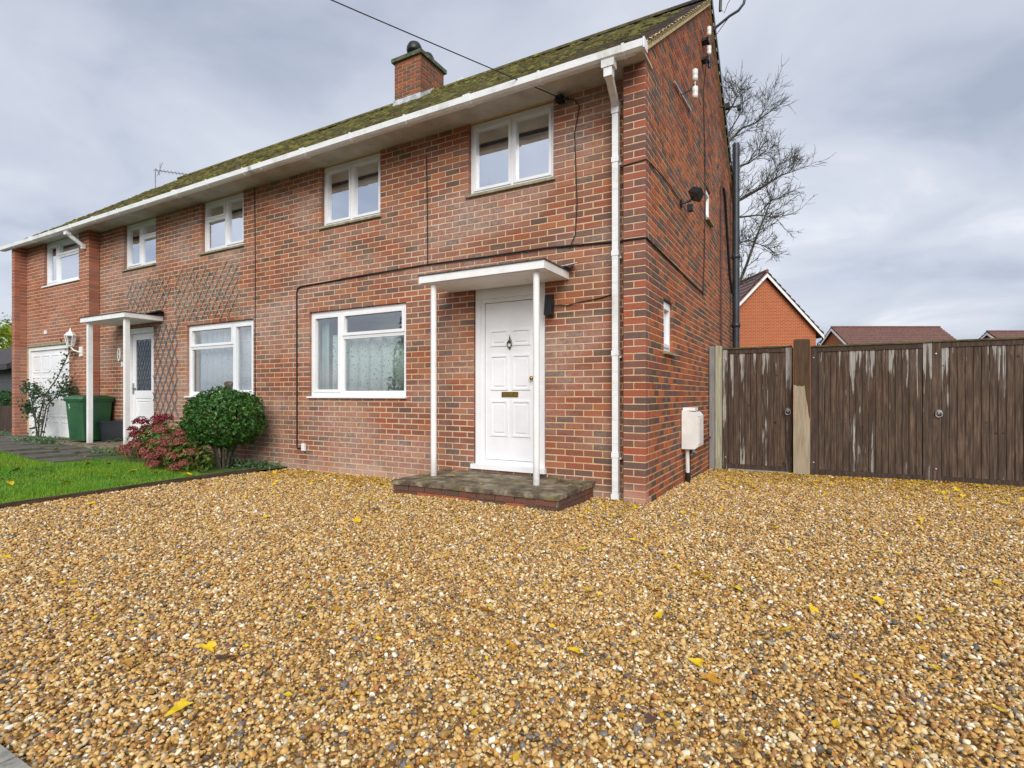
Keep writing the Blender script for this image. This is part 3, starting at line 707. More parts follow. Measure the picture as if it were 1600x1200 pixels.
b = MB(); b.box(a + .03, a + .06, .25, .268, z0 + .93, z0 + 1.15); b.box(a + .035, a + .15, .235, .25, z0 + 1.03, z0 + 1.055); b.build('handle', 'steel', nd)
# garage door
b = MB(); b.box(-14.575, -14.50, .03, .10, 0, 2.23); b.box(-12.57, -12.495, .03, .10, 0, 2.23); b.box(-14.50, -12.57, .03, .10, 2.15, 2.23); b.build('garage_frame', 'white_paint', nb)
b = MB(); b.box(-14.498, -12.572, .07, .10, .06, 2.148); gd = b.build('garage_door', 'white_upvc', nb)
for r_ in range(4):
    for q in range(4):
        xx = -14.44 + q * .465; zc = .14 + r_ * .50
        bb = MB(); raised(bb, xx, xx + .41, zc, zc + .40, .0698, .012, .03); bb.build('panel', 'white_upvc', gd)
b = MB(); b.box(-13.57, -13.50, .035, .069, .98, 1.06); b.build('handle', 'black', gd)
MB().box(-14.58, -12.45, -.004, .03, 2.236, 2.285).build('lintel', 'sill_stone', nb)
# canopy, posts
ncp = canopy(nb, -10.87, -9.23, 2.61, 'felt')
for x in (-10.73, -9.37): MB().box(x - .038, x + .038, -.398, -.322, .20, 2.517).build('post', 'white_paint', ncp)
MB().bar((-9.32, -.02, 2.63), (-9.16, .15, 2.70), .3, .006, (0, 0, 1)).build('flashing', 'felt', ncp)
g2 = eaves(nb, -15.02, MX - .001)
b = MB(); b.box(-11.86, -11.76, -.345, -.25, 4.40, 4.46); b.bar((-11.81, -.295, 4.42), (-11.77, -.06, 4.24), .065, .065); b.box(-11.80, -11.735, -.075, -.01, 4.17, 4.27); b.build('downpipe', 'white_gutter', nb)
roof(nb, -15.0, MX - .002, False, True, 620)

# ================================================================== doorsteps
def doorstep(name, label, x0, x1, y0, y1, zt, zb, seed, wp):
    st = thing(name, label, 'step', ((x0 + x1) / 2, (y0 + y1) / 2, zb)); rs = random.Random(seed)
    MB().box(x0 + .012, x1 - .012, y0 + .012, y1, zb - .2, zt - .05).build('core', 'mortar_grey', st)
    # brick riser
    nrow = 2
    for j in range(nrow):
        z1_ = zt - .05 - j * .07; z0_ = z1_ - .062; x = x0 - (.11 if j else 0)
        while x < x1 - .02:
            a, c = max(x, x0), min(x + .215, x1); x += .225
            if c - a < .03: continue
            me = MB(); me.box(-(c - a) / 2, (c - a) / 2, 0, .06, -.031, .031)
            o = link('brick', me.mesh('brick', wp), st); o.location = ((a + c) / 2, y0 + rs.uniform(-.004, .004), (z0_ + z1_) / 2)
        y = y0 + .07
        while y < y1 - .03:
            c = min(y + .215, y1 - .005); me = MB(); me.box(-.06, 0, -(c - y) / 2, (c - y) / 2, -.031, .031)
            o = link('brick', me.mesh('brick', wp), st); o.location = (x1 + rs.uniform(-.003, .004), (y + c) / 2, (z0_ + z1_) / 2); y += .225
    # screeded top with a broken edge
    b = bmesh.new(); nx, ny = 48, 18; gx = np.linspace(x0 - .02, x1 + .02, nx); gy = np.linspace(y0 - .02, y1, ny); V = {}
    for lvl, dz in ((0, 0), (1, -.05)):
        for i, x in enumerate(gx):
            for j, y in enumerate(gy):
                ed = (i in (0, nx - 1)) or j == 0
                q = .012 * (rs.random() - .2) if ed else 0
                V[lvl, i, j] = b.verts.new((x + (q if i == 0 else -q if i == nx - 1 else 0), y + (q if j == 0 else 0), zt + dz + (rs.uniform(-.003, .002) if lvl == 0 else 0) - (.008 * rs.random() if ed and lvl == 0 else 0)))
    for i in range(nx - 1):
        for j in range(ny - 1):
            b.faces.new((V[0, i, j], V[0, i + 1, j], V[0, i + 1, j + 1], V[0, i, j + 1])); b.faces.new((V[1, i, j + 1], V[1, i + 1, j + 1], V[1, i + 1, j], V[1, i, j]))
    for i in range(nx - 1): b.faces.new((V[1, i, 0], V[1, i + 1, 0], V[0, i + 1, 0], V[0, i, 0])); b.faces.new((V[0, i, ny - 1], V[0, i + 1, ny - 1], V[1, i + 1, ny - 1], V[1, i, ny - 1]))
    for j in range(ny - 1): b.faces.new((V[0, 0, j], V[0, 0, j + 1], V[1, 0, j + 1], V[1, 0, j])); b.faces.new((V[1, nx - 1, j], V[1, nx - 1, j + 1], V[0, nx - 1, j + 1], V[0, nx - 1, j]))
    me = bpy.data.meshes.new('screed'); b.to_mesh(me); b.free(); me.materials.append(M['screed']); link('screed', me, st)
    return st
k = NM('weathered_screed'); f = k.noise(5, 7, .72); c = k.ramp(f, [(.32, '#2E281F'), (.45, '#5A4F3E'), (.57, '#8A7E68'), (.74, '#BAB2A0')])
c = k.mix(k.ramp(k.noise(3.5, 4), [(.5, 0.), (.68, .55)]), c, '#6B6430'); k.col(c); k.rough(.8); k.bump(k.noise(45, 5, .7), .6, .008); M['screed'] = k.m
doorstep('doorstep', 'low brick doorstep with stained grey top under the front porch', -2.66, -.63, -.80, .192, .172, .0, 3, 'brick_step')
doorstep('doorstep', 'mossy dark doorstep under the neighbour porch beside the bin', -12.0, -9.2, -.62, .192, .20, .06, 5, 'brick_step')

# ================================================================== curtains behind the glass
def curtain(label, x0, x1, y, z0, z1, mat, waves, amp=.03, group=None):
    b = MB(); n = max(12, int(waves * 8)); 
    for i in range(n + 1):
        u = i / n; x = x0 + u * (x1 - x0); yy = y + amp * math.sin(u * waves * 2 * math.pi) + amp * .4 * math.sin(u * waves * 4.6 + 1)
        b.v += [(x, yy, z0), (x, yy + .004, z1)]
    for i in range(n): b.f.append((2 * i, 2 * i + 2, 2 * i + 3, 2 * i + 1)); b.mi.append(0)
    me = b.mesh('curtain', mat, smooth=True, fix=False); o = link('curtain', me, label=label, category='curtain', group=group)
    md = o.modifiers.new('thickness', 'SOLIDIFY'); md.thickness = .003; return o
def cloth(name, c1, c2, pattern=None, trans=.35):
    k = NM(name); k.n.remove(k.b); d = k.new('ShaderNodeBsdfDiffuse'); t = k.new('ShaderNodeBsdfTranslucent'); m = k.new('ShaderNodeMixShader'); m.inputs[0].default_value = trans
    if pattern:
        v = k.new('ShaderNodeTexVoronoi'); v.inputs['Scale'].default_value = pattern; k.link(k.pos(), v.inputs['Vector'])
        v2 = k.new('ShaderNodeTexVoronoi'); v2.inputs['Scale'].default_value = pattern * 2.3; k.link(k.pos(), v2.inputs['Vector'])
        f = k.math('MAXIMUM', k.ramp(v.outputs['Distance'], [(.16, 1.), (.24, 0.)]), k.ramp(v2.outputs['Distance'], [(.18, .8), (.27, 0.)]))
        c = k.mix(f, c1, c2)
    else: c = k.ramp(k.noise(6, 3), [(.3, c1), (.7, c2)])
    k.link(c, d.inputs[0]); k.link(c, t.inputs[0]); k.link(d.outputs[0], m.inputs[1]); k.link(t.outputs[0], m.inputs[2]); k.link(m.outputs[0], k.out.inputs[0]); return k.m
M['lace_green'] = cloth('floral_lace', '#D4E2DC', '#4E6660', 22); M['lace_white'] = cloth('white_lace', '#DADDE2', '#7C848C', 30); M['drape_white'] = cloth('white_drape', '#E4E5E8', '#F0F0F2'); M['drape_green'] = cloth('pale_green_drape', '#A9C2BC', '#B6CCC6')
curtain('pale green floral lace net curtain in the ground floor window beside the porch', -4.98, -3.40, .42, 1.15, 2.05, 'lace_green', 7, .03)
curtain('plain pale green curtain edge at the left of the porch-side ground floor window', -5.19, -5.02, .40, 1.15, 2.33, 'drape_green', 1, .012)
curtain('white patterned net curtain behind the neighbour ground floor window', -8.42, -6.62, .42, 1.15, 2.36, 'lace_white', 11, .03)
curtain('white net curtain gathered behind the upstairs window above the porch', -2.26, -1.17, .37, 3.70, 4.53, 'drape_white', 11, .022)
curtain('white net curtain behind the upstairs window over the porch-side ground floor window', -4.93, -3.83, .37, 3.70, 4.53, 'drape_white', 11, .022)
curtain('white curtain in the neighbour upstairs window nearest the party line', -7.97, -6.87, .37, 3.70, 4.53, 'drape_white', 9, .02)
curtain('white curtain in the neighbour upstairs window above the porch trellis', -10.63, -9.53, .37, 3.70, 4.53, 'drape_white', 9, .02)
curtain('white curtain in the upstairs window over the garage', -13.65, -12.11, .17, 3.63, 4.53, 'drape_white', 11, .02)
# an ornament on the neighbour's sill
b = MB(); b.lathe([(.06, 1.16), (.09, 1.22), (.13, 1.33), (.10, 1.36), (.02, 1.37)], (-7.35, .34, 0), 14); M['ornament'] = simple('brown_ornament', '#3A2E28', '#5E4C3E', .5, 20)
b.build('ornament', 'ornament', smooth=True, label='brown rounded ornament on the sill inside the neighbour window', category='ornament')

# ================================================================== cables and fixtures on the walls
def cable(label, pts, r=.006, mat='cable_black', name='cable', cat='cable'):
    return MB().tube(pts, r, 6).build(name, mat, smooth=True, label=label, category=cat)
cable('black cable framing the ground floor window and running on to the porch canopy', [(-5.36, .185, .31), (-5.48, .185, .30), (-5.49, .185, .36), (-5.495, .185, 2.72), (-5.47, .185, 2.78), (-5.40, .185, 2.80), (-4.2, .185, 2.83), (-3.0, .185, 2.85), (-2.0, .185, 2.84), (-1.2, .185, 2.84), (-.42, .185, 2.80)], .011)
cable('thin black cable dropping from below the eaves between the two upstairs windows', [(-2.97, .19, 4.28), (-2.955, .188, 3.6), (-2.95, .188, 2.86)], .007)
cable('thin dark cable dropping from the eaves right of the upstairs window', [(-1.0, .17, 4.50), (-.86, .185, 4.47), (-.80, .185, 4.38), (-.86, .187, 4.1), (-.83, .188, 3.3), (-.85, .188, 2.95), (-.92, .188, 2.80)], .006)
cable('vertical black cable down the wall near the party line', [(-6.52, .187, 4.54), (-6.50, .187, 3.2), (-6.51, .187, 2.0), (-6.50, .187, .5)], .006)
cable('dark cable from the black wall lantern to the downpipe', [(-1.17, .185, 2.17), (-.95, .186, 2.15), (-.75, .186, 2.18), (-.55, .186, 2.20), (-.42, .186, 2.23)], .006)
cable('black cable slanting round the corner pier along the gable', [(-.33, .18, 2.79), (-.26, .18, 2.79), (-.245, -.012, 2.74), (0.0, -.012, 2.74), (.012, .0, 2.735), (.013, 1.2, 2.72), (.013, 2.2, 2.70), (.013, 3.25, 2.70)], .010)
cable('black cable dropping down the gable past the small upper window', [(.10, 3.08, 6.30), (.02, 3.2, 5.8), (.012, 3.38, 5.0), (.012, 3.42, 4.0), (.012, 3.32, 3.2), (.012, 3.22, 2.66)], .008)
cable('thin black cable slanting down the gable to the floodlight', [(-.24, -.01, 3.52), (.005, -.01, 3.54), (.012, .01, 3.54), (.012, .9, 3.62), (.012, 1.68, 3.62)], .006)
cable('red brown pipe running up the gable beside the soil pipe', [(.03, 5.0, -.05), (.03, 5.0, 4.9), (.03, 5.05, 4.98), (.03, 5.25, 5.0)], .016, 'pipe_red', 'pipe', 'pipe')
cable('black hose looping from the red pipe to the soil pipe', [(.03, 5.27, 5.0), (.035, 5.42, 4.9), (.05, 5.95, 3.5), (.06, 6.25, 3.2)], .025, 'cable_black', 'hose', 'hose')
p0 = Vector((-.99, .16, 4.50)); dr = Vector((-1.17, -1.9, .30))
cable('overhead service cable stretching from the eaves up over the street', [p0 + dr * t + Vector((0, 0, -.25 * math.sin(math.pi * min(1, t / 7)))) for t in np.linspace(0, 7, 15)], .0055)
b = MB(); b.box(-1.06, -.98, .10, .19, 4.47, 4.53); b.tube([(-1.0, .14, 4.50), (-.92, .16, 4.48)], .018, 8); b.build('junction_box', 'black', label='small black cable clamp under the soffit by the upstairs window', category='junction box')
b = MB(); b.box(-5.37, -5.30, .165, .196, .27, .385); b.box(-5.362, -5.308, .158, .165, .28, .375); b.build('socket_box', 'white_upvc', label='small white outlet box low on the wall at the cable end', category='outlet')
# soil pipe
b = MB(); b.tube([(.12, 6.35, -.2), (.12, 6.35, 6.25)], .07, 16); 
sp = thing('soil_pipe', 'tall dark painted soil pipe at the rear corner of the gable', 'pipe', (.12, 6.35, -.1))
b.build('pipe', 'pipe_black', sp, smooth=True)
for z in (1.3, 2.5, 3.9): 
    MB().lathe([(.071, z), (.086, z + .01), (.086, z + .09), (.071, z + .10)], (.12, 6.35, 0), 16).build('collar', 'pipe_black', sp, smooth=True)
    MB().box(.0, .06, 6.33, 6.37, z + .03, z + .06).build('bracket', 'pipe_black', sp)
# gas meter box with its riser
mb = thing('meter_box', 'white plastic gas meter box on the gable wall near the gate', 'meter box', (.1, 1.9, .0))
M['meter_plastic'] = simple('aged_white_plastic', '#D8D7D2', '#EAE9E6', .45, 4)
b = MB(); b.extrude([(.01, .43), (.17, .43), (.215, .47), (.215, .86), (.18, .905), (.01, .93)], 'y', 1.68, 2.06); b.build('case', 'meter_plastic', mb)
b = MB(); b.box(.012, .165, 1.74, 1.95, .925, .965); b.build('lid', 'meter_plastic', mb)
b = MB(); b.box(.2155, .222, 1.72, 2.02, .50, .83); b.build('door', 'meter_plastic', mb)
b = MB(); b.tube([(.06, 1.78, .43), (.055, 1.84, .10)], .026, 12); b.build('riser_pipe', 'meter_plastic', mb, smooth=True)
b = MB(); b.tube([(.055, 1.84, .11), (.053, 1.85, -.03)], .033, 12); b.build('shoe', 'black', mb, smooth=True)
b = MB(); b.tube([(.05, 1.98, .43), (.05, 2.0, -.02)], .013, 8); b.build('service_pipe', 'cable_black', mb, smooth=True)
MB().tube([(.05, 2.1, .36), (.10, 2.14, .34)], .03, 10).build('valve', 'steel', mb, smooth=True)
# low pipe along the base of the gable
cable('rusty pipe running low along the gable wall to the gate post', [(.04, 2.2, .38), (.04, 3.0, .42), (.04, 3.7, .44)], .018, 'pipe_red', 'pipe', 'pipe')
# floodlight on the gable
fl = thing('floodlight', 'black security floodlight with sensor on the gable wall', 'floodlight', (0, 1.66, 3.6))
MB().lathe([(.055, .0), (.055, .02), (.03, .028)], (0, 1.66, 3.60), 14, 'x').build('base_plate', 'black', fl)
MB().tube([(.02, 1.66, 3.60), (.11, 1.70, 3.63), (.13, 1.76, 3.68)], .014, 8).build('arm', 'black', fl, smooth=True)
b = MB(); b.extrude([(-.085, -.06), (.085, -.06), (.06, .045), (-.06, .045)], 'x', -.065, .065); me = b.mesh('lamp_head', 'black')
o = link('lamp_head', me, fl); o.location = (.18, 1.77, 3.74); o.rotation_euler = (R(-30), R(25), R(-20))
M['lens'] = simple('frosted_lamp_glass', '#4C5154', '#6A6F72', .2, 12)
q = bpy.data.objects.new('lens', MB().box(-.055, .055, -.07, .07, -.064, -.0605).mesh('lens', 'lens')); COL.objects.link(q); q.parent = o
MB().box(.08, .15, 1.67, 1.75, 3.50, 3.58).build('sensor', 'black', fl)
# insulators
def insulator(b, x, y, z, r=.035, h=.13): b.lathe([(r * .5, z), (r * .9, z + .01), (r, z + h * .35), (r * .75, z + h * .4), (r * 1.0, z + h * .48), (r * .95, z + h * .9), (r * .4, z + h)], (x, y, 0), 14)
ins = thing('insulator_bracket', 'iron cross bracket holding two white porcelain insulators high on the gable', 'bracket', (0, 1.6, 5.0))
MB().bar((.02, 1.22, 4.95), (.02, 2.22, 5.06), .03, .012, (1, 0, 0)).build('strap', 'steel', ins)
MB().tube([(.02, 1.62, 4.99), (.16, 1.50, 4.95), (.24, 1.34, 4.93)], .012, 8).build('arm', 'steel', ins, smooth=True)
MB().tube([(.24, 1.34, 4.74), (.24, 1.34, 5.10)], .009, 8).build('pin', 'steel', ins, smooth=True)
for z in (4.745, 4.955):
    b = MB(); insulator(b, .24, 1.34, z, .036, .15); b.build('insulator', 'ceramic', ins, smooth=True)
ms = thing('aerial_mast', 'cranked steel aerial mast with white insulators at the gable top', 'aerial', (.09, 3.3, 6.0))
MB().tube([(.09, 3.3, 6.2), (.09, 3.3, 6.66), (.115, 3.3, 6.74), (.2, 3.3, 6.80), (.386, 3.3, 6.90), (.51, 3.3, 6.94), (.585, 3.3, 7.02), (.61, 3.3, 7.14), (.61, 3.3, 8.3)], .02, 8).build('mast', 'pipe_black', ms, smooth=True)
for z in (6.28, 6.57):
    b = MB(); insulator(b, .12, 3.1, z, .034, .14); b.build('insulator', 'ceramic', ms, smooth=True)
    MB().box(-.002, .10, 3.14, 3.28, z - .02, z + .02).build('bracket', 'black', ms)
b = MB(); b.tube([(.25, 3.3, 7.02), (.26, 3.3, 7.3)], .022, 8); b.tube([(.26, 3.3, 7.2), (.61, 3.3, 7.5)], .012, 6); b.tube([(.26, 3.3, 7.05), (.31, 3.3, 6.97), (.36, 3.3, 7.1), (.61, 3.3, 7.45)], .005, 5); b.build('dipole', 'black', ms)
cable('thin cable looping from the aerial mast to the gable', [(.42, 3.3, 6.93), (.3, 3.3, 6.80), (.18, 3.3, 6.66), (.12, 3.3, 6.45)], .005)
# bracket on the rear verge with small lamp shape
b = MB(); b.tube([(.02, 4.9, 6.35), (.14, 4.95, 6.35), (.3, 5.0, 6.33)], .012, 6); b.box(.10, .18, 4.9, 5.0, 6.31, 6.40); b.box(.30, .36, 4.98, 5.06, 6.28, 6.36); b.build('cable_hook', 'black', label='small black hook bracket on the rear edge of the gable', category='bracket')
# dish and aerial behind the ridge
ds = thing('satellite_dish', 'pale grey satellite dish half hidden behind the chimney stack', 'satellite dish', (-5.42, 4.3, 7.1))
MB().lathe([(.26, .07), (.22, .04), (.15, .016), (.04, .0), (.0401, -.012), (.15, .004), (.22, .03), (.27, .065)], (0, 0, 0), 24, 'y').mesh('dish', 'lead', True)
o = link('dish', bpy.data.meshes['dish'], ds); o.location = (-5.44, 4.30, 7.95); o.rotation_euler = (R(-18), 0, R(-25))
MB().tube([(-5.42, 4.36, 7.0), (-5.42, 4.34, 7.85)], .02, 8).build('mast', 'steel', ds)
ae = thing('television_aerial', 'thin television aerial at the far end of the left roof', 'aerial', (-15.08, 3.08, 6.4))
MB().tube([(-15.08, 3.08, 6.3), (-15.08, 3.08, 7.66)], .018, 6).build('mast', 'steel', ae)
MB().tube([(-15.12, 3.05, 7.62), (-14.5, 3.75, 7.60)], .012, 6).build('boom', 'steel', ae)
for i in range(9):
    t = .1 + i * .1; c_ = Vector((-15.12, 3.05, 7.62)).lerp(Vector((-14.5, 3.75, 7.60)), t); MB().tube([c_ + Vector((.12, -.1, 0)), c_ - Vector((.12, -.1, 0))], .006, 5).build('element', 'steel', ae)
b = MB(); b.tube([(-15.0, 3.1, 7.45), (-14.93, 3.2, 7.85)], .01, 5); b.tube([(-15.05, 3.2, 7.85), (-14.9, 3.1, 7.45)], .01, 5); b.build('reflector', 'steel', ae)
# black lantern by the door
ln = thing('wall_lantern', 'slim black wall lantern to the right of the white front door', 'wall lamp', (-1.15, .2, 2.05))
MB().box(-1.185, -1.125, .175, .196, 2.03, 2.28).build('back_plate', 'black', ln)
b = MB(); b.extrude([(.085, 2.05), (.175, 2.03), (.175, 2.29), (.12, 2.28)], 'x', -1.20, -1.11); b.build('body', 'black', ln)
# neighbour: carriage lantern, number plate, bell
lt = thing('carriage_lantern', 'white carriage lantern on the wall between garage and neighbour porch', 'wall lamp', (-11.95, 0, 2.0))
MB().box(-11.98, -11.86, -.03, -.003, 1.94, 2.14).build('back_plate', 'white_paint', lt)
MB().tube([(-11.92, -.03, 2.02), (-11.98, -.12, 2.06), (-12.03, -.16, 2.14)], .016, 8).build('arm', 'white_paint', lt, smooth=True)
b = MB(); b.lathe([(.055, 2.14), (.06, 2.16), (.02, 2.17)], (-12.03, -.16, 0), 6)
for i in range(6):
    a_ = i * math.pi / 3; b.tube([(-12.03 + .055 * math.cos(a_), -.16 + .055 * math.sin(a_), 2.15), (-12.03 + .095 * math.cos(a_), -.16 + .095 * math.sin(a_), 2.36)], .008, 5)
b.lathe([(.11, 2.36), (.105, 2.375), (.05, 2.44), (.03, 2.45), (.015, 2.50), (.002, 2.53)], (-12.03, -.16, 0), 6); b.build('cage', 'white_paint', lt)
MB().lathe([(.05, 2.162), (.088, 2.355)], (-12.03, -.16, 0), 6).build('pane', 'glass', lt)
def text(parent, s, loc, size, mat, rz=0, name='number'):
    cu = bpy.data.curves.new(name, 'FONT'); cu.body = s; cu.size = size; cu.align_x = 'CENTER'; cu.align_y = 'CENTER'; cu.extrude = .002
    t = bpy.data.objects.new(name, cu); COL.objects.link(t); dg = bpy.context.evaluated_depsgraph_get(); me = bpy.data.meshes.new_from_object(t.evaluated_get(dg)); bpy.data.objects.remove(t)
    me.materials.clear(); me.materials.append(M[mat]); o = link(name, me, parent); o.location = loc; o.rotation_euler = (math.pi / 2, 0, rz); return o
npl = thing('number_plate', 'white oval house number plate beside the neighbour door', 'sign', (-10.82, .19, 1.95))
pl = MB(); n = 24; pl.extrude([(-10.82 + .065 * math.cos(t), 1.95 + .135 * math.sin(t)) for t in np.linspace(0, 2 * math.pi, n, endpoint=False)], 'y', .178, .196); pl.build('plate', 'ceramic', npl)
text(npl, '5', (-10.82, .176, 2.0), .11, 'black'); text(npl, '3', (-10.82, .176, 1.90), .11, 'black')
MB().box(-10.70, -10.665, .17, .196, 1.70, 1.80).build('doorbell', 'white_upvc', label='small white doorbell push beside the neighbour door frame', category='doorbell')
MB().box(-13.65, -13.53, -.02, -.003, 2.50, 2.58).build('alarm_plate', 'white_upvc', label='small white plate on the brick above the garage door', category='plate')

# ================================================================== trellis
M['trellis_wood'] = simple('grey_trellis', '#74756C', '#A0A196', .85, 14); M['trellis_blue'] = simple('slate_trellis', '#54565E', '#7C7E86', .85, 14)
def trellis(label, x0, x1, z0, z1, pitch, ang, mat, ragged, seed):
    t = thing('trellis', label, 'trellis', ((x0 + x1) / 2, .19, z0)); rs = random.Random(seed); tn = math.tan(ang)
    for s_, y in ((1, .183), (-1, .174)):
        c = -(z1 - z0) / tn
        while c < (x1 - x0):
            xa, za = (x0 + c, z0); xb, zb = (x0 + c + (z1 - z0) / tn, z1)
            if s_ < 0: xa, xb = x0 + x1 - xa, x0 + x1 - xb
            P0, P1 = Vector((xa, y, za)), Vector((xb, y, zb)); lo, hi = 0., 1.
            for xx, sg in ((x0, 1), (x1, -1)):
                if abs(P1.x - P0.x) > 1e-6:
                    tt = (xx - P0.x) / (P1.x - P0.x); d = (P1.x - P0.x) * sg
                    if d > 0: lo = max(lo, tt)
                    else: hi = min(hi, tt)
            if hi - lo > .18:
                lo += rs.uniform(-ragged, ragged * .3); hi += rs.uniform(-ragged * .6, ragged)
                MB().bar(P0.lerp(P1, lo), P0.lerp(P1, hi), .012, .008, (0, 1, 0)).build('slat', mat, t)
            c += pitch
    return t
trellis('ragged grey diamond trellis on the wall above the neighbour porch', -10.5, -9.0, 2.74, 3.36, .19, R(52), 'trellis_wood', .10, 1)
trellis('ragged grey diamond trellis on the wall above the neighbour ground floor window', -8.85, -6.92, 2.50, 3.34, .19, R(52), 'trellis_wood', .12, 2)
trellis('tall narrow slate grey diamond trellis between neighbour door and window', -9.50, -8.74, .60, 2.42, .19, R(60), 'trellis_blue', .05, 3)

# ================================================================== wheelie bin and pot
M['bin_green'] = simple('green_bin_plastic', '#1E4A2C', '#2A5C38', .45, 3); M['pot'] = simple('slate_pot', '#1F242C', '#2C323A', .5, 6)
bn = thing('wheelie_bin', 'green wheelie bin with a white number standing behind the neighbour porch post', 'bin', (-11.22, -.16, .20), R(4))
bz = .20
def rbox(b, w0, d0, z0, w1, d1, z1, ch=.03):
    def ring(w, d): x, y = w / 2, d / 2; return [(-x + ch, -y), (x - ch, -y), (x, -y + ch), (x, y - ch), (x - ch, y), (-x + ch, y), (-x, y - ch), (-x, -y + ch)]
    vs = [(p[0], p[1], z0) for p in ring(w0, d0)] + [(p[0], p[1], z1) for p in ring(w1, d1)]
    b.add(vs, [tuple(reversed(range(8))), tuple(range(8, 16))] + [(i, (i + 1) % 8, 8 + (i + 1) % 8, 8 + i) for i in range(8)])
def bin_part(nm, b, mt, loc=(0, 0, 0)):
    o = bpy.data.objects.new(nm, b.mesh(nm, mt)); COL.objects.link(o); o.parent = bn; o.location = loc; return o
b = MB(); rbox(b, .50, .47, .03, .57, .58, .82); bin_part('body', b, 'bin_green')
b = MB(); rbox(b, .60, .62, .80, .62, .64, .845, .03); bin_part('rim', b, 'bin_green')
b = MB(); rbox(b, .63, .66, .846, .60, .60, .90, .05); rbox(b, .58, .56, .8995, .46, .40, .925, .05); bin_part('lid', b, 'bin_green')
b = MB(); b.tube([(-.24, .33, .86), (.24, .33, .86)], .016, 8); bin_part('handle', b, 'bin_green')
for x in (-.26, .26):
    b = MB(); b.lathe([(.03, -.025), (.095, -.025), (.10, 0), (.095, .025), (.03, .025)], (x, .22, .10), 16, 'x'); bin_part('wheel', b, 'black')
M['white_print'] = simple('white_print', '#E2E6E4', rough=.5)
for s_, z in (('5', .70), ('3', .60)):
    t = text(None, s_, (0, 0, 0), .12, 'white_print', name='number'); t.parent = bn; t.location = (-.14, -.272 - (z - .6) * .088, z); t.rotation_euler = (math.pi / 2 + .085, 0, 0)
pt = thing('plant_pot', 'dark slate square plant pot beside the green bin', 'plant pot', (-10.70, .0, .2))
b = MB(); vs = []
for w, z in ((.12, .0), (.17, .38), (.18, .38), (.18, .41), (.155, .41), (.15, .36)): vs.append((w, z))
for (w0, z0), (w1, z1) in zip(vs, vs[1:]):
    for i in range(4):
        c4 = [(-1, -1), (1, -1), (1, 1), (-1, 1)]; a_, c_ = c4[i], c4[(i + 1) % 4]
        b.add([(a_[0] * w0, a_[1] * w0, z0), (c_[0] * w0, c_[1] * w0, z0), (c_[0] * w1, c_[1] * w1, z1), (a_[0] * w1, a_[1] * w1, z1)], [(0, 1, 2, 3)])
b.add([(-.15, -.15, .36), (.15, -.15, .36), (.15, .15, .36), (-.15, .15, .36)], [(0, 1, 2, 3)])
o = bpy.data.objects.new('pot', b.mesh('pot', 'pot', fix=False)); COL.objects.link(o); o.parent = pt

# ================================================================== gates and posts
def wood_mat(name, dark, mid, pale, peel, peel_top=True):
    k = NM(name); oi = k.new('ShaderNodeObjectInfo').outputs['Random']
    off_ = k.new('ShaderNodeCombineXYZ'); k.link(k.math('MULTIPLY', oi, 37.0), off_.inputs[0]); k.link(k.math('MULTIPLY', oi, 11.0), off_.inputs[2])
    va = k.new('ShaderNodeVectorMath', operation='ADD'); k.link(k.pos(), va.inputs[0]); k.link(off_.outputs[0], va.inputs[1])
    g = k.noise(9, 6, .62, vec=va.outputs[0], stretch=(5, 5, .35)); c = k.ramp(g, [(.28, dark), (.5, mid), (.72, pale)])
    c = k.mix(k.math('MULTIPLY', oi, .35), c, dark)
    p = k.math('ADD', k.noise(2.6, 5, .6, vec=va.outputs[0], stretch=(7, 7, .42), dist=.3), k.math('MULTIPLY', k.math('SUBTRACT', oi, .6), .26))
    if peel:      # flaked stain leaving bare silvery wood in vertical tongues
        zt = k.ramp(k.math('MULTIPLY', k.z(), .5), [(.0, .05), (.12, .0), (.50, .0), (.66, .05), (.93, .19)])
        pk = k.ramp(k.math('ADD', p, zt), [(peel, 0.), (peel + .045, 1.)])
        bare = k.ramp(k.noise(16, 4, .6, vec=va.outputs[0], stretch=(4, 4, .3)), [(.3, '#86827A'), (.7, '#B4B3AF')])
        c = k.mix(k.math('MULTIPLY', pk, .9), c, bare)
    v = k.new('ShaderNodeTexVoronoi'); v.inputs['Scale'].default_value = 4.6; k.link(va.outputs[0], v.inputs['Vector'])
    c = k.mix(k.ramp(v.outputs['Distance'], [(.05, .9), (.10, 0.)]), c, '#17110D')     # knots
    k.col(c); k.rough(.82); k.bump(g, .35, .006); return k.m
M['fence_board'] = wood_mat('stained_board', '#2E231C', '#4E3D30', '#766150', .65)
M['fence_frame'] = wood_mat('stained_rail', '#2A1E17', '#43332A', '#5C4A3C', None)
M['post_pale'] = wood_mat('pale_treated_post', '#7D7C66', '#A19F86', '#B7B59C', None)
M['post_grey'] = wood_mat('grey_treated_post', '#6C6A68', '#8C8A88', '#A3A19E', None)
M['post_brown'] = wood_mat('half_stained_post', '#6F5B44', '#9A8468', '#B6A285', None)
k = NM('weathered_post'); g = k.noise(9, 6, .6, stretch=(4, 4, .4)); stn = k.ramp(g, [(.3, '#3A2B1C'), (.7, '#5E4830')]); bare = k.ramp(g, [(.3, '#8C7F68'), (.7, '#ADA18A')])
sx = k.new('ShaderNodeSeparateXYZ'); k.link(k.pos(), sx.inputs[0]); hm = k.ramp(k.math('ADD', k.math('ADD', k.z(), k.math('MULTIPLY', sx.outputs[0], 4.5)), k.math('MULTIPLY', k.noise(6, 4), .5)), [(0, 0.), (1, 0.)])
hh = k.math('GREATER_THAN', k.math('ADD', k.math('ADD', k.math('MULTIPLY', k.z(), .9), k.math('MULTIPLY', sx.outputs[0], 6.0)), k.math('MULTIPLY', k.noise(3, 3), .25)), 9.55)
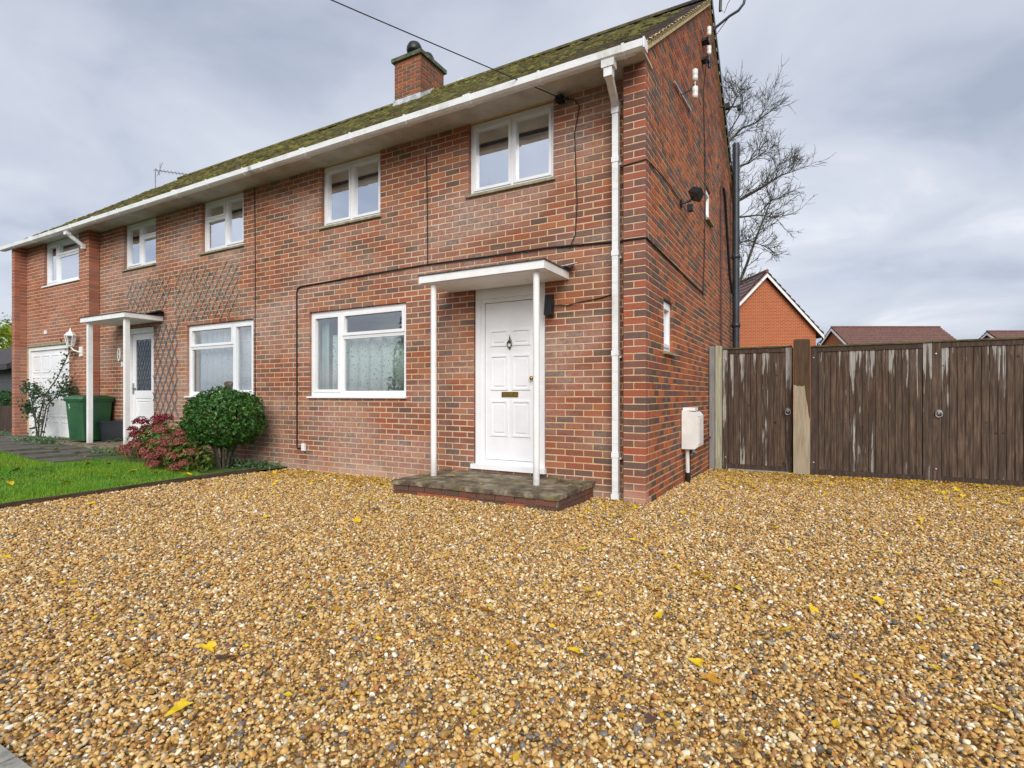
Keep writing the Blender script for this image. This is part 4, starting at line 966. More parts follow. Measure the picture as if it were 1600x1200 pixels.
hh = k.math('MAXIMUM', hh, k.math('GREATER_THAN', k.math('ADD', k.z(), k.math('MULTIPLY', k.noise(9, 3), .15)), 1.36))
k.col(k.mix(hh, bare, stn)); k.rough(.85); k.bump(g, .3, .006); M['post_mid'] = k.m
FY = 3.85
def post(label, x0, x1, y0, y1, zb, zt, mat, cap=.02):
    b = MB(); b.box(x0, x1, y0, y1, zb - .3, zt - cap); b.add([(x0, y0, zt - cap), (x1, y0, zt - cap), (x1, y1, zt - cap), (x0, y1, zt - cap), (x0 + .02, y0 + .02, zt), (x1 - .02, y0 + .02, zt), (x1 - .02, y1 - .02, zt), (x0 + .02, y1 - .02, zt)], [(4, 5, 6, 7), (0, 1, 5, 4), (1, 2, 6, 5), (2, 3, 7, 6), (3, 0, 4, 7)])
    return b.build('gate_post', mat, label=label, category='post')
post('grey weathered timber post fixed against the gable wall', .012, .095, FY - .05, FY + .05, -.08, 1.925, 'post_grey', .01)
post('pale greenish timber post between grey post and the narrow gate', .105, .20, FY - .055, FY + .05, -.08, 1.93, 'post_pale', .01)
post('thick half stained gate post between the narrow gate and the drive gates', 1.235, 1.455, FY - .12, FY + .06, -.08, 1.975, 'post_mid', .025)
def gate(label, x0, x1, zb, zt, n, seed, handle=None, frame=True, slope=0, stile_l=.09, stile_r=.09):
    g = thing('wooden_gate', label, 'gate', ((x0 + x1) / 2, FY, zb)); rs = random.Random(seed)
    a, c = x0 + stile_l, x1 - stile_r; w = (c - a) / n; cache = {}
    for i in range(n):
        wd = round(w - rs.choice((.0, .001, .002)), 4); hgt = (zt - .09) - (zb + .1)
        if wd not in cache:
            b = MB(); ch = .009; b.extrude([(-wd / 2, .018), (-wd / 2, ch), (-wd / 2 + ch, 0), (wd / 2 - ch, 0), (wd / 2, ch), (wd / 2, .018)], 'z', 0, hgt); cache[wd] = b.mesh('board', 'fence_board')
        o = link('board', cache[wd], g); o.location = (a + (i + .5) * w, FY + rs.uniform(-.003, .003), zb + .1)
    MB().box(x0, x0 + stile_l - .002, FY - .016, FY + .03, zb, zt - .02).build('stile', 'fence_board' if seed != 2 else 'fence_frame', g)
    MB().box(x1 - stile_r + .002, x1, FY - .016, FY + .03, zb, zt - .02).build('stile', 'fence_board', g)
    MB().box(x0 + stile_l, x1 - stile_r, FY - .014, FY + .03, zb + .005, zb + .098).build('bottom_rail', 'fence_frame', g)
    MB().box(x0 + stile_l, x1 - stile_r, FY - .014, FY + .03, zt - .092, zt - .021).build('top_rail', 'fence_frame', g)
    b = MB(); b.extrude([(FY - .032, zt - .02), (FY + .045, zt - .02), (FY + .045, zt - .006), (FY + .006, zt + .006), (FY - .032, zt - .004)], 'x', x0 + .002, x1 - .002); b.build('capping', 'cap_wood', g)
    MB().box(x1 - .05, x1 + .012, FY + .031, FY + .05, zb + .02, zt - .03).build('rebate', 'fence_frame', g)
    for z in (zb + .35, zb + 1.5): MB().box(x0 + stile_l, x1 - stile_r, FY + .022, FY + .06, z, z + .09).build('back_rail', 'fence_frame', g)
    if handle:
        hx, hz = handle; h = MB().lathe([(.045, -.001), (.045, -.008), (.02, -.014), (.012, -.03)], (hx, FY - .016, hz), 16, 'y').build('handle_rose', 'steel', g, smooth=True)
        MB().tube([(hx + .036 * math.cos(t), FY - .046, hz - .02 + .040 * math.sin(t)) for t in np.linspace(0, 2 * math.pi, 17)], .007, 6).build('ring', 'steel', h, smooth=True)
    for hx_, hz_ in ((x0 + .04, zt - .18), (x0 + .04, zb + .2)): MB().lathe([(.012, 0), (.012, -.006), (.004, -.009)], (hx_, FY - .0165, hz_), 10, 'y').build('bolt', 'steel', g)
    return g
M['cap_wood'] = simple('mossy_capping', '#3E3A22', '#5F5A38', .95, 12)
gate('narrow dark stained garden gate with ring latch beside the gable', .215, 1.215, -.08, 1.885, 10, 1, (1.155, .885), stile_l=.075, stile_r=.09)
gate('wide dark stained drive gate leaf with pale peeled streaks, left of the pair', 1.46, 2.927, -.09, 1.87, 16, 2, None, stile_l=.10, stile_r=.10)
gate('wide dark stained drive gate leaf with ring latch, right of the pair', 2.93, 4.40, -.09, 1.875, 15, 3, (3.00, .885), stile_l=.10, stile_r=.10)
post('dark gate post at the far right end of the drive gates', 4.42, 4.60, FY - .08, FY + .08, -.08, 1.97, 'fence_frame', .025)
fp = thing('fence_panel', 'dark close boarded fence running on beyond the drive gates', 'fence', (5.6, FY, 0))
for i in range(22): MB().box(4.62 + i * .135, 4.62 + i * .135 + .13, FY, FY + .02, -.05, 1.80).build('board', 'fence_board', fp)
MB().box(4.62, 7.58, FY + .021, FY + .07, 1.4, 1.48).build('rail', 'fence_frame', fp)
MB().box(.30, 1.18, FY - .09, FY + .02, -.12, -.055).build('gate_sill', 'concrete', label='pale concrete strip under the narrow garden gate', category='threshold')

# ================================================================== far houses
k = NM('new_brick'); bt = k.new('ShaderNodeTexBrick'); bt.inputs['Scale'].default_value = 1; bt.inputs['Brick Width'].default_value = .225; bt.inputs['Row Height'].default_value = .075; bt.inputs['Mortar Size'].default_value = .0105
bt.inputs['Color1'].default_value = lin('#A84E2E'); bt.inputs['Color2'].default_value = lin('#96442A'); bt.inputs['Mortar'].default_value = lin('#C48E64')
mp = k.new('ShaderNodeVectorMath', operation='ADD'); ob = k.gen(); sp_ = k.new('ShaderNodeSeparateXYZ'); k.link(ob, sp_.inputs[0]); cb = k.new('ShaderNodeCombineXYZ'); k.link(k.math('ADD', sp_.outputs[0], sp_.outputs[1]), cb.inputs[0]); k.link(sp_.outputs[2], cb.inputs[1]); k.link(cb.outputs[0], bt.inputs['Vector'])
k.col(bt.outputs[0]); k.rough(.9); M['new_brick'] = k.m
k = NM('pantile'); f = k.noise(7, 4, .6); c = k.ramp(f, [(.3, '#553832'), (.7, '#7C564A')]); k.col(c); k.rough(.5); M['pantile'] = k.m
def far_house(label, depth, px_apex, ridge_len, half, z_eave, z_ridge, along):
    """along: 'depth' ridge runs away from the street view, 'wide' ridge runs sideways"""
    u = (px_apex - 800) / 843; p = CAM + FW * depth + RT * (u * depth)
    h = thing('brick_house', label, 'house', (p.x, p.y, -.2), YAW + (R(3.4) if along == 'depth' else -math.pi / 2)); L = ridge_len; ez, rz_ = z_eave + .2, z_ridge + .2
    def part(nm, b, mt, par=None):
        o = bpy.data.objects.new(nm, b.mesh(nm, mt)); COL.objects.link(o); o.parent = par or h; return o
    # local: gable faces -y, ridge along +y
    b = MB(); b.extrude([(-half, 0), (half, 0), (half, ez), (0, rz_ - .12), (-half, ez)], 'y', 0, L); part('wall', b, 'new_brick')
    sl_ = (rz_ - ez) / half; ov = .28; b = MB()
    rf_ = []
    for s_ in (1, -1): b.extrude([(s_ * (half + ov), ez - ov * sl_ + .02), (0, rz_), (0, rz_ + .12), (s_ * (half + ov), ez - ov * sl_ + .14)], 'y', -.22, L + .22)
    ro = part('roof', b, 'pantile')
    nrow = int(math.hypot(half + ov, (half + ov) * sl_) / .34); T = MB()
    for s_ in (1, -1):
        for j in range(nrow):
            t0, t1 = j / nrow, (j + 1.0) / nrow
            xa, za = (half + ov) * (1 - t0), ez - ov * sl_ + .15 + (half + ov) * sl_ * t0; xb, zb = (half + ov) * (1 - t1), ez - ov * sl_ + .15 + (half + ov) * sl_ * t1
            T.add([(s_ * xa, -.23, za + .075), (s_ * xa, L + .23, za + .075), (s_ * xb, L + .23, zb + .005), (s_ * xb, -.23, zb + .005), (s_ * xa, -.23, za - .02), (s_ * xa, L + .23, za - .02)], [(0, 1, 2, 3), (4, 5, 1, 0)])
    part('tile_courses', T, 'pantile', ro)
    b = MB(); b.tube([(0, -.24, rz_ + .17), (0, L + .24, rz_ + .17)], .09, 8); part('ridge', b, 'pantile', ro)
    for s_ in (1, -1):
        b = MB(); b.extrude([(s_ * (half + ov), ez - ov * sl_ - .12), (0, rz_ - .14), (0, rz_ + .03), (s_ * (half + ov), ez - ov * sl_ + .05)], 'y', -.26, -.222); part('bargeboard', b, 'white_paint', ro)
        b = MB(); b.tube([(s_ * (half + ov + .05), -.2, ez - ov * sl_ + .02), (s_ * (half + ov + .05), L + .2, ez - ov * sl_ + .02)], .06, 8); part('gutter', b, 'black', ro)
        b = MB(); b.tube([(s_ * (half + ov + .05), -.05, ez - ov * sl_ - .02), (s_ * (half + ov + .05), -.05, ez - ov * sl_ - .15), (s_ * (half + .06), -.05, ez - ov * sl_ - .35), (s_ * (half + .06), -.05, 0)], .04, 8); part('downpipe', b, 'black')
    return h
far_house('new orange brick house with white bargeboards behind the narrow gate', 28, 1195, 9, 2.75, 4.45, 7.35, 'depth')
far_house('distant brick house with long red brown roof behind the left drive gate', 45, 1303, 8.6, 3.6, 4.0, 6.62, 'wide')
far_house('distant brick house with red brown roof at the right edge of the view', 47, 1546, 9.0, 3.6, 3.9, 6.5, 'wide')

far_house('brick house across the street behind the viewpoint, mirrored in the windows', -58, 1500, 9, 3.4, 4.6, 7.6, 'wide')
far_house('second brick house across the street behind the viewpoint', -58, 300, 9, 3.4, 4.6, 7.6, 'wide')
# ================================================================== leaning bare tree behind the house
k = NM('bark'); c = k.ramp(k.noise(14, 4), [(.3, '#3A372F'), (.7, '#5E5A4C')]); k.col(c); k.rough(.95); M['bark'] = k.m
rt_ = random.Random(7)
def P(px, py, d):
    return CAM + FW * d + RT * ((px - 800) / 843 * d) + Vector((0, 0, (617 - py) / 843 * d))
tree = thing('bare_tree', 'leafless tree with spreading twigs rising behind the gable', 'tree', tuple(P(1085, 660, 21))[:2] + (-.2,))
TD = 21.0
def limb(pts, r0, r1): return [P(*p) for p in pts], r0, r1
tb = MB(); base = P(1085, 617, TD); base.z = -.3
trunk = [base, P(1088, 560, TD), P(1092, 480, TD), P(1098, 400, TD), P(1108, 320, TD), P(1112, 240, TD), P(1122, 180, TD)]
tb.tube(trunk, [.34, .31, .28, .25, .20, .14, .07], 10); tb.build('trunk', 'bark', tree, smooth=True)
crown = MB()
def grow(p, d, ln, r, lvl):
    n = 4 if lvl < 3 else 3; pts = [p]; q = p.copy(); dd = d.copy()
    for i in range(n):
        dd = (dd + Vector((rt_.gauss(0, .16), rt_.gauss(0, .16), rt_.gauss(0, .13) + (.07 if lvl > 0 else .03)))).normalized(); q = q + dd * (ln / n); pts.append(q.copy())
    crown.tube(pts, [r * (1 - .65 * i / n) + .002 for i in range(n + 1)], 5 if lvl < 2 else 3, caps=False)
    if lvl >= 4: return
    nb_ = (6, 6, 5, 4)[lvl]
    for i in range(nb_):
        t = rt_.uniform(.25, 1.0); j = min(int(t * n), n - 1); s0 = pts[j].lerp(pts[j + 1], t * n - j)
        ax = (pts[j + 1] - pts[j]).normalized(); per = ax.orthogonal().normalized(); per.rotate(Matrix.Rotation(rt_.uniform(0, 6.28), 3, ax))
        nd_ = (ax * rt_.uniform(.65, 1.1) + per * rt_.uniform(.45, .8)).normalized()
        grow(s0, nd_, ln * rt_.uniform(.42, .62), max(r * (1 - .6 * t) * .5, .0058), lvl + 1)
mains = [  # main limbs as seen right of the gable
    ([(1110, 335, 21), (1160, 310, 20.8), (1195, 290, 20.6), (1220, 274, 20.4), (1238, 268, 20.2)], .075, .016, .75),
    ([(1112, 270, 21), (1135, 225, 21.3), (1160, 200, 21.5), (1185, 190, 21.6)], .075, .02, 1.0),
    ([(1116, 230, 21), (1130, 185, 20.8), (1145, 165, 20.6), (1152, 148, 20.5)], .06, .014, .7),
    ([(1100, 420, 21), (1150, 340, 21.6), (1185, 336, 21.8), (1215, 340, 22)], .06, .016, .75),
    ([(1092, 520, 21), (1150, 455, 20.4), (1166, 415, 20.3), (1182, 370, 20.2), (1196, 335, 20.2), (1206, 310, 20.1)], .075, .018, .65),
    ([(1108, 310, 21), (1140, 265, 20.2), (1170, 255, 19.8), (1190, 240, 19.6)], .05, .016, .8),
    ([(1112, 300, 21), (1128, 250, 21.4), (1140, 205, 21.6), (1165, 165, 21.8)], .055, .014, .8),
    ([(1105, 400, 21), (1140, 385, 20.6), (1170, 375, 20.4), (1195, 385, 20.2)], .04, .012, .6),
]
for pts, r0, r1, sc in mains:
    V_ = [P(*p) for p in pts]; n = len(V_); crown.tube(V_, [r0 + (r1 - r0) * i / (n - 1) for i in range(n)], 7)
    for i in range(1, n):
        for q in range(6 if i < n - 1 else 7):
            t = rt_.random(); s0 = V_[i - 1].lerp(V_[i], t if i < n - 1 else .5 + .5 * t); ax = (V_[i] - V_[i - 1]).normalized()
            per = ax.orthogonal().normalized(); per.rotate(Matrix.Rotation(rt_.uniform(0, 6.28), 3, ax))
            if per.z < -.4 and rt_.random() < .6: per.z *= -1
            grow(s0, (ax * rt_.uniform(.5, 1) + per * .7).normalized(), sc * rt_.uniform(.8, 1.45), .014, 2)
crown.build('crown', 'bark', tree)

# ================================================================== plants
def leaf_mat(name, tones, rough=.5, trans=.25, spec=.4):
    k = NM(name); r = k.rnd(); n = len(tones); c = k.ramp(r, [(i / max(1, n - 1), t) for i, t in enumerate(tones)])
    k.col(c); k.rough(rough); k.b.inputs['Specular IOR Level'].default_value = spec
    t = k.new('ShaderNodeBsdfTranslucent'); k.link(c, t.inputs[0]); m = k.new('ShaderNodeMixShader'); m.inputs[0].default_value = trans
    k.link(k.b.outputs[0], m.inputs[1]); k.link(t.outputs[0], m.inputs[2]); k.link(m.outputs[0], k.out.inputs[0]); return k.m
M['leaf_dark'] = leaf_mat('evergreen_leaf', ['#1E3C14', '#2C541E', '#3C6E2A', '#204418', '#568A3A', '#325E22', '#6A8A3E'], .36)
M['leaf_rose'] = leaf_mat('rose_leaf', ['#1C3A26', '#28492C', '#3A5A30', '#1E4030', '#5A6A34'], .5)
M['leaf_sedum'] = leaf_mat('border_leaf', ['#2F5A1A', '#4A7424', '#5C7A2C', '#3A6420', '#8A7A34', '#4A5A22', '#2A4A1A'], .55)
M['leaf_straw'] = leaf_mat('straw_blade', ['#8A8A34', '#B0A444', '#6F8A2C'], .6)
M['bloom_red'] = leaf_mat('crimson_floret', ['#5E1220', '#7A1A2C', '#8C2636', '#4C1218'], .7, .15); M['bloom_pink'] = leaf_mat('dusky_pink_floret', ['#8E4446', '#A65854', '#74342F', '#986050', '#7E403A', '#B0706A'], .7, .15)
M['leaf_ivy'] = leaf_mat('groundcover_leaf', ['#4A6A44', '#6A8A64', '#3A5A30', '#7C9870'], .6)
M['leaf_lime'] = leaf_mat('autumn_lime_leaf', ['#7C9A1E', '#9AB028', '#5E7A1A', '#B0A82A'], .6, .35)
M['leaf_hedge'] = leaf_mat('hedge_leaf', ['#1E3A14', '#2C5220', '#3A6428'], .55)

def add_leaves(b, pts, nrm, size, rng, asp=.5, jit=.9, fold=.25):
    """folded diamond leaves: two triangles either side of a midrib"""
    n = len(pts)
    d = nrm + rng.normal(0, jit, (n, 3)); d /= np.linalg.norm(d, axis=1)[:, None] + 1e-9
    t = np.cross(d, rng.normal(0, 1, (n, 3))); t /= np.linalg.norm(t, axis=1)[:, None] + 1e-9; s_ = np.cross(d, t)
    L = size * rng.uniform(.6, 1.35, n)[:, None]; w = L * asp
    a = pts - t * L * .5; c = pts + t * L * .5; l = pts - s_ * w * .5 + d * L * fold * .3; r = pts + s_ * w * .5 + d * L * fold * .3
    o = len(b.v); V = np.stack([a, l, c, r], 1).reshape(-1, 3); b.v += [tuple(p) for p in V]
    b.f += [q for i in range(n) for q in ((o + 4 * i, o + 4 * i + 2, o + 4 * i + 1), (o + 4 * i, o + 4 * i + 3, o + 4 * i + 2))]; b.mi += [b.cur] * (2 * n)

def shell_points(n, c, rad, rng, shell=.55, lump=.10, zmin=-9):
    d = rng.normal(0, 1, (n, 3)); d /= np.linalg.norm(d, axis=1)[:, None]
    lp = 1 + lump * (np.sin(d[:, 0] * 7 + 1) * np.sin(d[:, 1] * 6 + 2) + .7 * np.sin(d[:, 2] * 9 + d[:, 0] * 5) + .4 * np.sin(d[:, 0] * 17 + d[:, 2] * 15))
    r = (shell + (1 - shell) * rng.random(n) ** .5) * lp
    p = np.array(c) + d * r[:, None] * np.array(rad); k_ = p[:, 2] > zmin; return p[k_], d[k_]

# clipped evergreen shrub
r1 = np.random.default_rng(3); sh = thing('round_shrub', 'dense dark green clipped round shrub against the wall beside the drive', 'shrub', (-6.42, -.42, 0))
b = MB(); p, d = shell_points(8200, (-6.42, -.40, .77), (.68, .52, .46), r1, .66, .06); add_leaves(b, p, d, .058, r1, .52, .7)
p, d = shell_points(420, (-6.42, -.40, .77), (.72, .55, .49), r1, .9, .08); add_leaves(b, p, d, .055, r1, .5, .8)
o = b.build('foliage', 'leaf_dark', sh)
o['kind'] = 'stuff'
b = MB()
for i in range(9):
    a_ = i * .7; b.tube([(-6.42 + .06 * math.cos(a_), -.40 + .06 * math.sin(a_), -.05), (-6.42 + .16 * math.cos(a_), -.40 + .14 * math.sin(a_), .3), (-6.42 + .4 * math.cos(a_), -.42 + .3 * math.sin(a_), .7)], [.022, .018, .008], 6)
b.build('trunk', 'bark', sh)
# border of sedum/hydrangea heads
r2 = np.random.default_rng(5); sb = thing('flowering_border', 'sprawling bush with crimson and dusky pink flower heads beside the lawn', 'flowering bush', (-7.4, -.75, 0))
b = MB(); 
for (cx_, cy_, cz_, rx, ry, rz_, n) in ((-8.35, -.45, .30, .40, .35, .34, 800), (-7.7, -.55, .38, .45, .4, .32, 900), (-7.1, -.70, .26, .5, .4, .30, 900), (-6.55, -.85, .16, .45, .3, .22, 500)):
    p, d = shell_points(n, (cx_, cy_, cz_), (rx, ry, rz_), r2, .35, .12, zmin=.0); d[:, 2] += .5; add_leaves(b, p, d, .085, r2, .42, .7)
o = b.build('foliage', 'leaf_sedum', sb); o['kind'] = 'stuff'
b = MB()
for i in range(26):
    x, y = r2.uniform(-8.6, -6.6), r2.uniform(-1.0, -.5); dx_, dy_ = r2.uniform(-.28, .22), r2.uniform(-.42, -.08); h = r2.uniform(.18, .4)
    pts_ = [(x + dx_ * t, y + dy_ * t, .04 + h * math.sin(t * 2.6) + .02) for t in np.linspace(0, 1, 6)]
    for (a0, a1) in zip(pts_, pts_[1:]): b.bar(a0, a1, .012, .003)
o = b.build('blades', 'leaf_straw', sb); o['kind'] = 'stuff'
def bloom(x, y, z, r, mat):
    r *= 1.25; z *= .9; b = MB(); n = 220; d = r2.normal(0, 1, (n, 3)); d[:, 2] = np.abs(d[:, 2]); d /= np.linalg.norm(d, axis=1)[:, None]
    add_leaves(b, np.array((x, y, z)) + d * r * np.array((1, 1, .85)) * np.array((1, 1, 1.)) * r2.uniform(.7, 1.05, (n, 1)), d, r * .26, r2, .8, .35)
    b.tube([(x + .02, y + .05, max(.0, z - .3)), (x, y, z)], .006, 5); b.build('flower_head', mat, sb)
for (x, y, z, r) in ((-8.35, -.62, .72, .11), (-8.2, -.58, .60, .10), (-8.05, -.5, .78, .10), (-7.86, -.48, .80, .09), (-8.55, -.6, .48, .09), (-8.15, -.75, .50, .11), (-7.95, -.55, .70, .09), (-8.62, -.55, .32, .08), (-8.45, -.7, .60, .07)): bloom(x, y, z, r, 'bloom_red')
for (x, y, z, r) in ((-7.35, -.85, .62, .10), (-7.2, -.8, .50, .08), (-6.85, -.8, .58, .10), (-6.95, -.95, .42, .10), (-7.75, -1.0, .36, .10), (-7.35, -1.05, .27, .09), (-7.15, -1.1, .20, .09), (-7.05, -1.0, .32, .08), (-6.95, -1.15, .10, .09), (-6.45, -1.1, .08, .09), (-6.7, -.9, .45, .09), (-8.4, -.85, .26, .08), (-7.3, -.95, .42, .08), (-7.0, -1.12, .22, .07), (-8.1, -.95, .22, .07), (-6.35, -.95, .30, .08), (-6.6, -1.05, .24, .09), (-6.25, -1.1, .16, .07), (-6.8, -1.1, .30, .08)): bloom(x, y, z, r, 'bloom_pink')
# climbing rose by the garage
r3 = np.random.default_rng(8); cl = thing('climbing_rose', 'sparse climbing rose with dark leaves in front of the garage door edge', 'climber', (-12.95, -.35, .1))
b = MB(); paths = [[(-13.0, -.35, .1), (-13.05, -.32, .6), (-12.9, -.28, 1.1), (-12.5, -.2, 1.5), (-12.2, -.12, 2.0), (-12.25, -.1, 2.4)], [(-13.0, -.35, .1), (-13.1, -.38, .7), (-13.3, -.36, 1.05), (-13.6, -.34, 1.25), (-13.75, -.33, 1.32)], [(-12.95, -.35, .1), (-12.75, -.3, .9), (-12.35, -.2, 1.2), (-12.1, -.15, 1.55)], [(-13.05, -.36, .6), (-13.35, -.4, .95), (-13.5, -.4, .8)], [(-12.9, -.3, 1.1), (-13.2, -.3, 1.25), (-13.4, -.3, 1.2)], [(-12.4, -.2, 1.3), (-12.15, -.15, 1.2), (-12.0, -.12, 1.1)]]
for q in paths: b.tube(q, [.018 - .012 * i / (len(q) - 1) for i in range(len(q))], 6)
b.build('stem', 'bark', cl)
b = MB()
for q in paths:
    Q = np.array(q); t = r3.random(230) ** .75 * (len(q) - 1); i = np.minimum(t.astype(int), len(q) - 2); f = (t - i)[:, None]; p = Q[i] * (1 - f) + Q[i + 1] * f + r3.normal(0, .075, (230, 3)) * np.array((1.2, .6, 1.2))
    p = p[p[:, 2] > .3]; add_leaves(b, p, np.tile(np.array((0, -.6, .6)), (len(p), 1)), .065, r3, .6, .8)
o = b.build('foliage', 'leaf_rose', cl); o['kind'] = 'stuff'
for (xa, za, xb, zb) in ((-12.85, 1.1, -12.7, .1), (-12.55, 1.1, -12.62, .15)): MB().tube([(xa, -.3, za), (xb, -.42, zb)], .008, 5).build('cane', 'bark', cl)
# ground cover by the path
r4 = np.random.default_rng(12)
gc = MB()
for (cx_, cy_, rx, ry, n) in ((-12.3, -.6, .7, .25, 500), (-11.7, -.75, .5, .2, 300), (-15.2, -.5, .5, .4, 400), (-9.2, -.75, .3, .2, 200), (-6.3, -.2, .5, .25, 260), (-6.0, -.05, .25, .2, 150)):
    n_ = n; p = np.stack([r4.normal(cx_, rx * .55, n_), r4.normal(cy_, ry * .55, n_), np.abs(r4.normal(.03, .04, n_))], 1); p[:, 2] += gh(p[:, 0], p[:, 1]) + .02
    add_leaves(gc, p, np.tile(np.array((0, -.2, 1.)), (n_, 1)), .05, r4, .6, .6)
gc.build('ground_cover', 'leaf_ivy', kind='stuff', label='low grey green ground cover along the edges of the path', category='ground cover')

# ---- lawn grass
k = NM('grass_blade'); r = k.rnd(); c = k.ramp(r, [(0, '#3C7A18'), (.4, '#559A20'), (.7, '#70B028'), (.9, '#90B434'), (1, '#A8A850')]); lo_ = k.noise(1.3, 4); c = k.mix(k.ramp(lo_, [(.4, 0.), (.65, .6)]), c, '#94B02C'); c = k.mix(k.ramp(k.noise(4.2, 5, .7), [(.52, 0.), (.72, .7)]), c, '#4A5A22'); k.col(c); k.rough(.6)
t = k.new('ShaderNodeBsdfTranslucent'); k.link(c, t.inputs[0]); m = k.new('ShaderNodeMixShader'); m.inputs[0].default_value = .3; k.link(k.b.outputs[0], m.inputs[1]); k.link(t.outputs[0], m.inputs[2]); k.link(m.outputs[0], k.out.inputs[0]); M['grass'] = k.m
r5 = np.random.default_rng(21); N = 150000
x = r5.uniform(-13, -5.58, N); y = r5.uniform(-4.6, .1, N)
edge = np.interp(y, [q[1] for q in ep], [q[0] for q in ep]) + r5.normal(-.015, .018, N)
pathm = (y > -1.74) & (y < -.05) & (x < -9.0 + .12 * np.sin(y * 9)); bed = (y > -.9 - .25 * np.sin(x * 2)) & (x > -9) & (x < -5.6) 
dpt = (x - CAM.x) * FW.x + (y - CAM.y) * FW.y; u_ = ((x - CAM.x) * RT.x + (y - CAM.y) * RT.y) / np.maximum(dpt, .1)
keep = (x < edge) & (~bed) & (dpt > 1) & (u_ > -1.12) & ((~pathm) | (r5.random(N) < .05 * (np.sin(x * 2.2) + np.sin(y * 7 + x) > .9)))
x, y = x[keep], y[keep]; n = len(x); z = gh(x, y) + .010; h = r5.uniform(.018, .05, n) * (1 + .35 * np.sin(x * 2.3) * np.sin(y * 3.1)); a = r5.uniform(0, 6.28, n); w = r5.uniform(.0025, .005, n); lx, ly = r5.normal(0, .018, n), r5.normal(0, .018, n)
V = np.stack([np.stack([x - np.cos(a) * w, y - np.sin(a) * w, z], 1), np.stack([x + np.cos(a) * w, y + np.sin(a) * w, z], 1), np.stack([x + lx, y + ly, z + h], 1)], 1).reshape(-1, 3)
me = bpy.data.meshes.new('grass'); me.vertices.add(3 * n); me.vertices.foreach_set('co', V.ravel().astype('f4')); me.loops.add(3 * n); me.loops.foreach_set('vertex_index', np.arange(3 * n, dtype='i4')); me.polygons.add(n); me.polygons.foreach_set('loop_start', np.arange(0, 3 * n, 3, dtype='i4')); me.update(calc_edges=True); me.materials.append(M['grass'])
link('grass', me, kind='stuff', label='short bright green lawn grass left of the drive', category='grass')

# ---- conifers and hedge across the street, seen only as reflections
rc = np.random.default_rng(44)
for (cx_, cy_, hh_, lb) in ((-14.5, -19, 8.5, 'tall dark conifer across the street, mirrored in the ground floor panes'), (-10.2, -20.5, 6.5, 'shorter dark conifer across the street'), (-19, -18.5, 7.2, 'dark conifer across the street farther left')):
    ct = thing('conifer_tree', lb, 'tree', (cx_, cy_, -.2)); MB().tube([(cx_, cy_, -.3), (cx_, cy_, hh_ * .8)], [.18, .04], 8).build('trunk', 'bark', ct)
    t = rc.random(2600) ** .6; a = rc.uniform(0, 6.28, 2600); r_ = (t * hh_ * .2 + .1) * rc.uniform(.4, 1.05, 2600)
    p = np.stack([cx_ + r_ * np.cos(a), cy_ + r_ * np.sin(a), .3 + hh_ * (1 - t)], 1); b = MB(); add_leaves(b, p, np.stack([np.cos(a), np.sin(a), .4 + 0 * a], 1), .35, rc, .4, .5)
    o = b.build('crown', 'leaf_hedge', ct); o['kind'] = 'stuff'
# ---- things far left beyond the garage
fl_ = thing('outbuilding', 'dark gabled outbuilding past the left end of the garage', 'shed', (-26, 4, 0)); M['slate'] = simple('dark_slate', '#2E2A2C', '#4A4648', .8, 10)
b = MB(); b.box(-30, -24.2, 3, 8, -.2, 2.2); b.build('wall', 'felt', fl_); b = MB(); b.extrude([(2.6, 2.05), (5.5, 3.4), (8.4, 2.05), (8.4, 2.25), (5.5, 3.65), (2.6, 2.25)], 'x', -30.3, -23.9); b.build('roof', 'slate', fl_); MB().box(-24.19, -24.12, 2.9, 8.1, 2.0, 2.14).build('fascia', 'white_paint', fl_)
hd = thing('hedge', 'clipped green hedge beyond the left end of the garage', 'hedge', (-20, 1.4, 0)); r6 = np.random.default_rng(31); b = MB()
p = np.stack([r6.uniform(-24, -16.2, 5000), r6.uniform(1.0, 1.8, 5000), r6.uniform(.55, 1.25, 5000)], 1); add_leaves(b, p, np.tile(np.array((0, -.7, .6)), (5000, 1)), .10, r6, .55, .7); o = b.build('foliage', 'leaf_hedge', hd); o['kind'] = 'stuff'
fb = thing('fence_panel', 'brown boarded fence below the hedge past the garage', 'fence', (-20, .9, 0))
for i in range(40): MB().box(-23.9 + i * .19, -23.9 + i * .19 + .182, .85, .88, .02, .82).build('board', 'fence_frame', fb)
lt_ = thing('lime_tree', 'yellow green leafy tree far beyond the garage', 'tree', (-40.5, 7.8, 0)); b = MB(); b.tube([(-40.5, 7.8, -.2), (-40.5, 7.8, 2), (-40.2, 7.8, 4)], [.25, .2, .1], 8); b.build('trunk', 'bark', lt_)
b = MB(); p, d = shell_points(3800, (-40.5, 7.8, 4.0), (2.8, 2.6, 1.7), r6, .3, .15); add_leaves(b, p, d, .25, r6, .6, .8); o = b.build('crown', 'leaf_lime', lt_); o['kind'] = 'stuff'

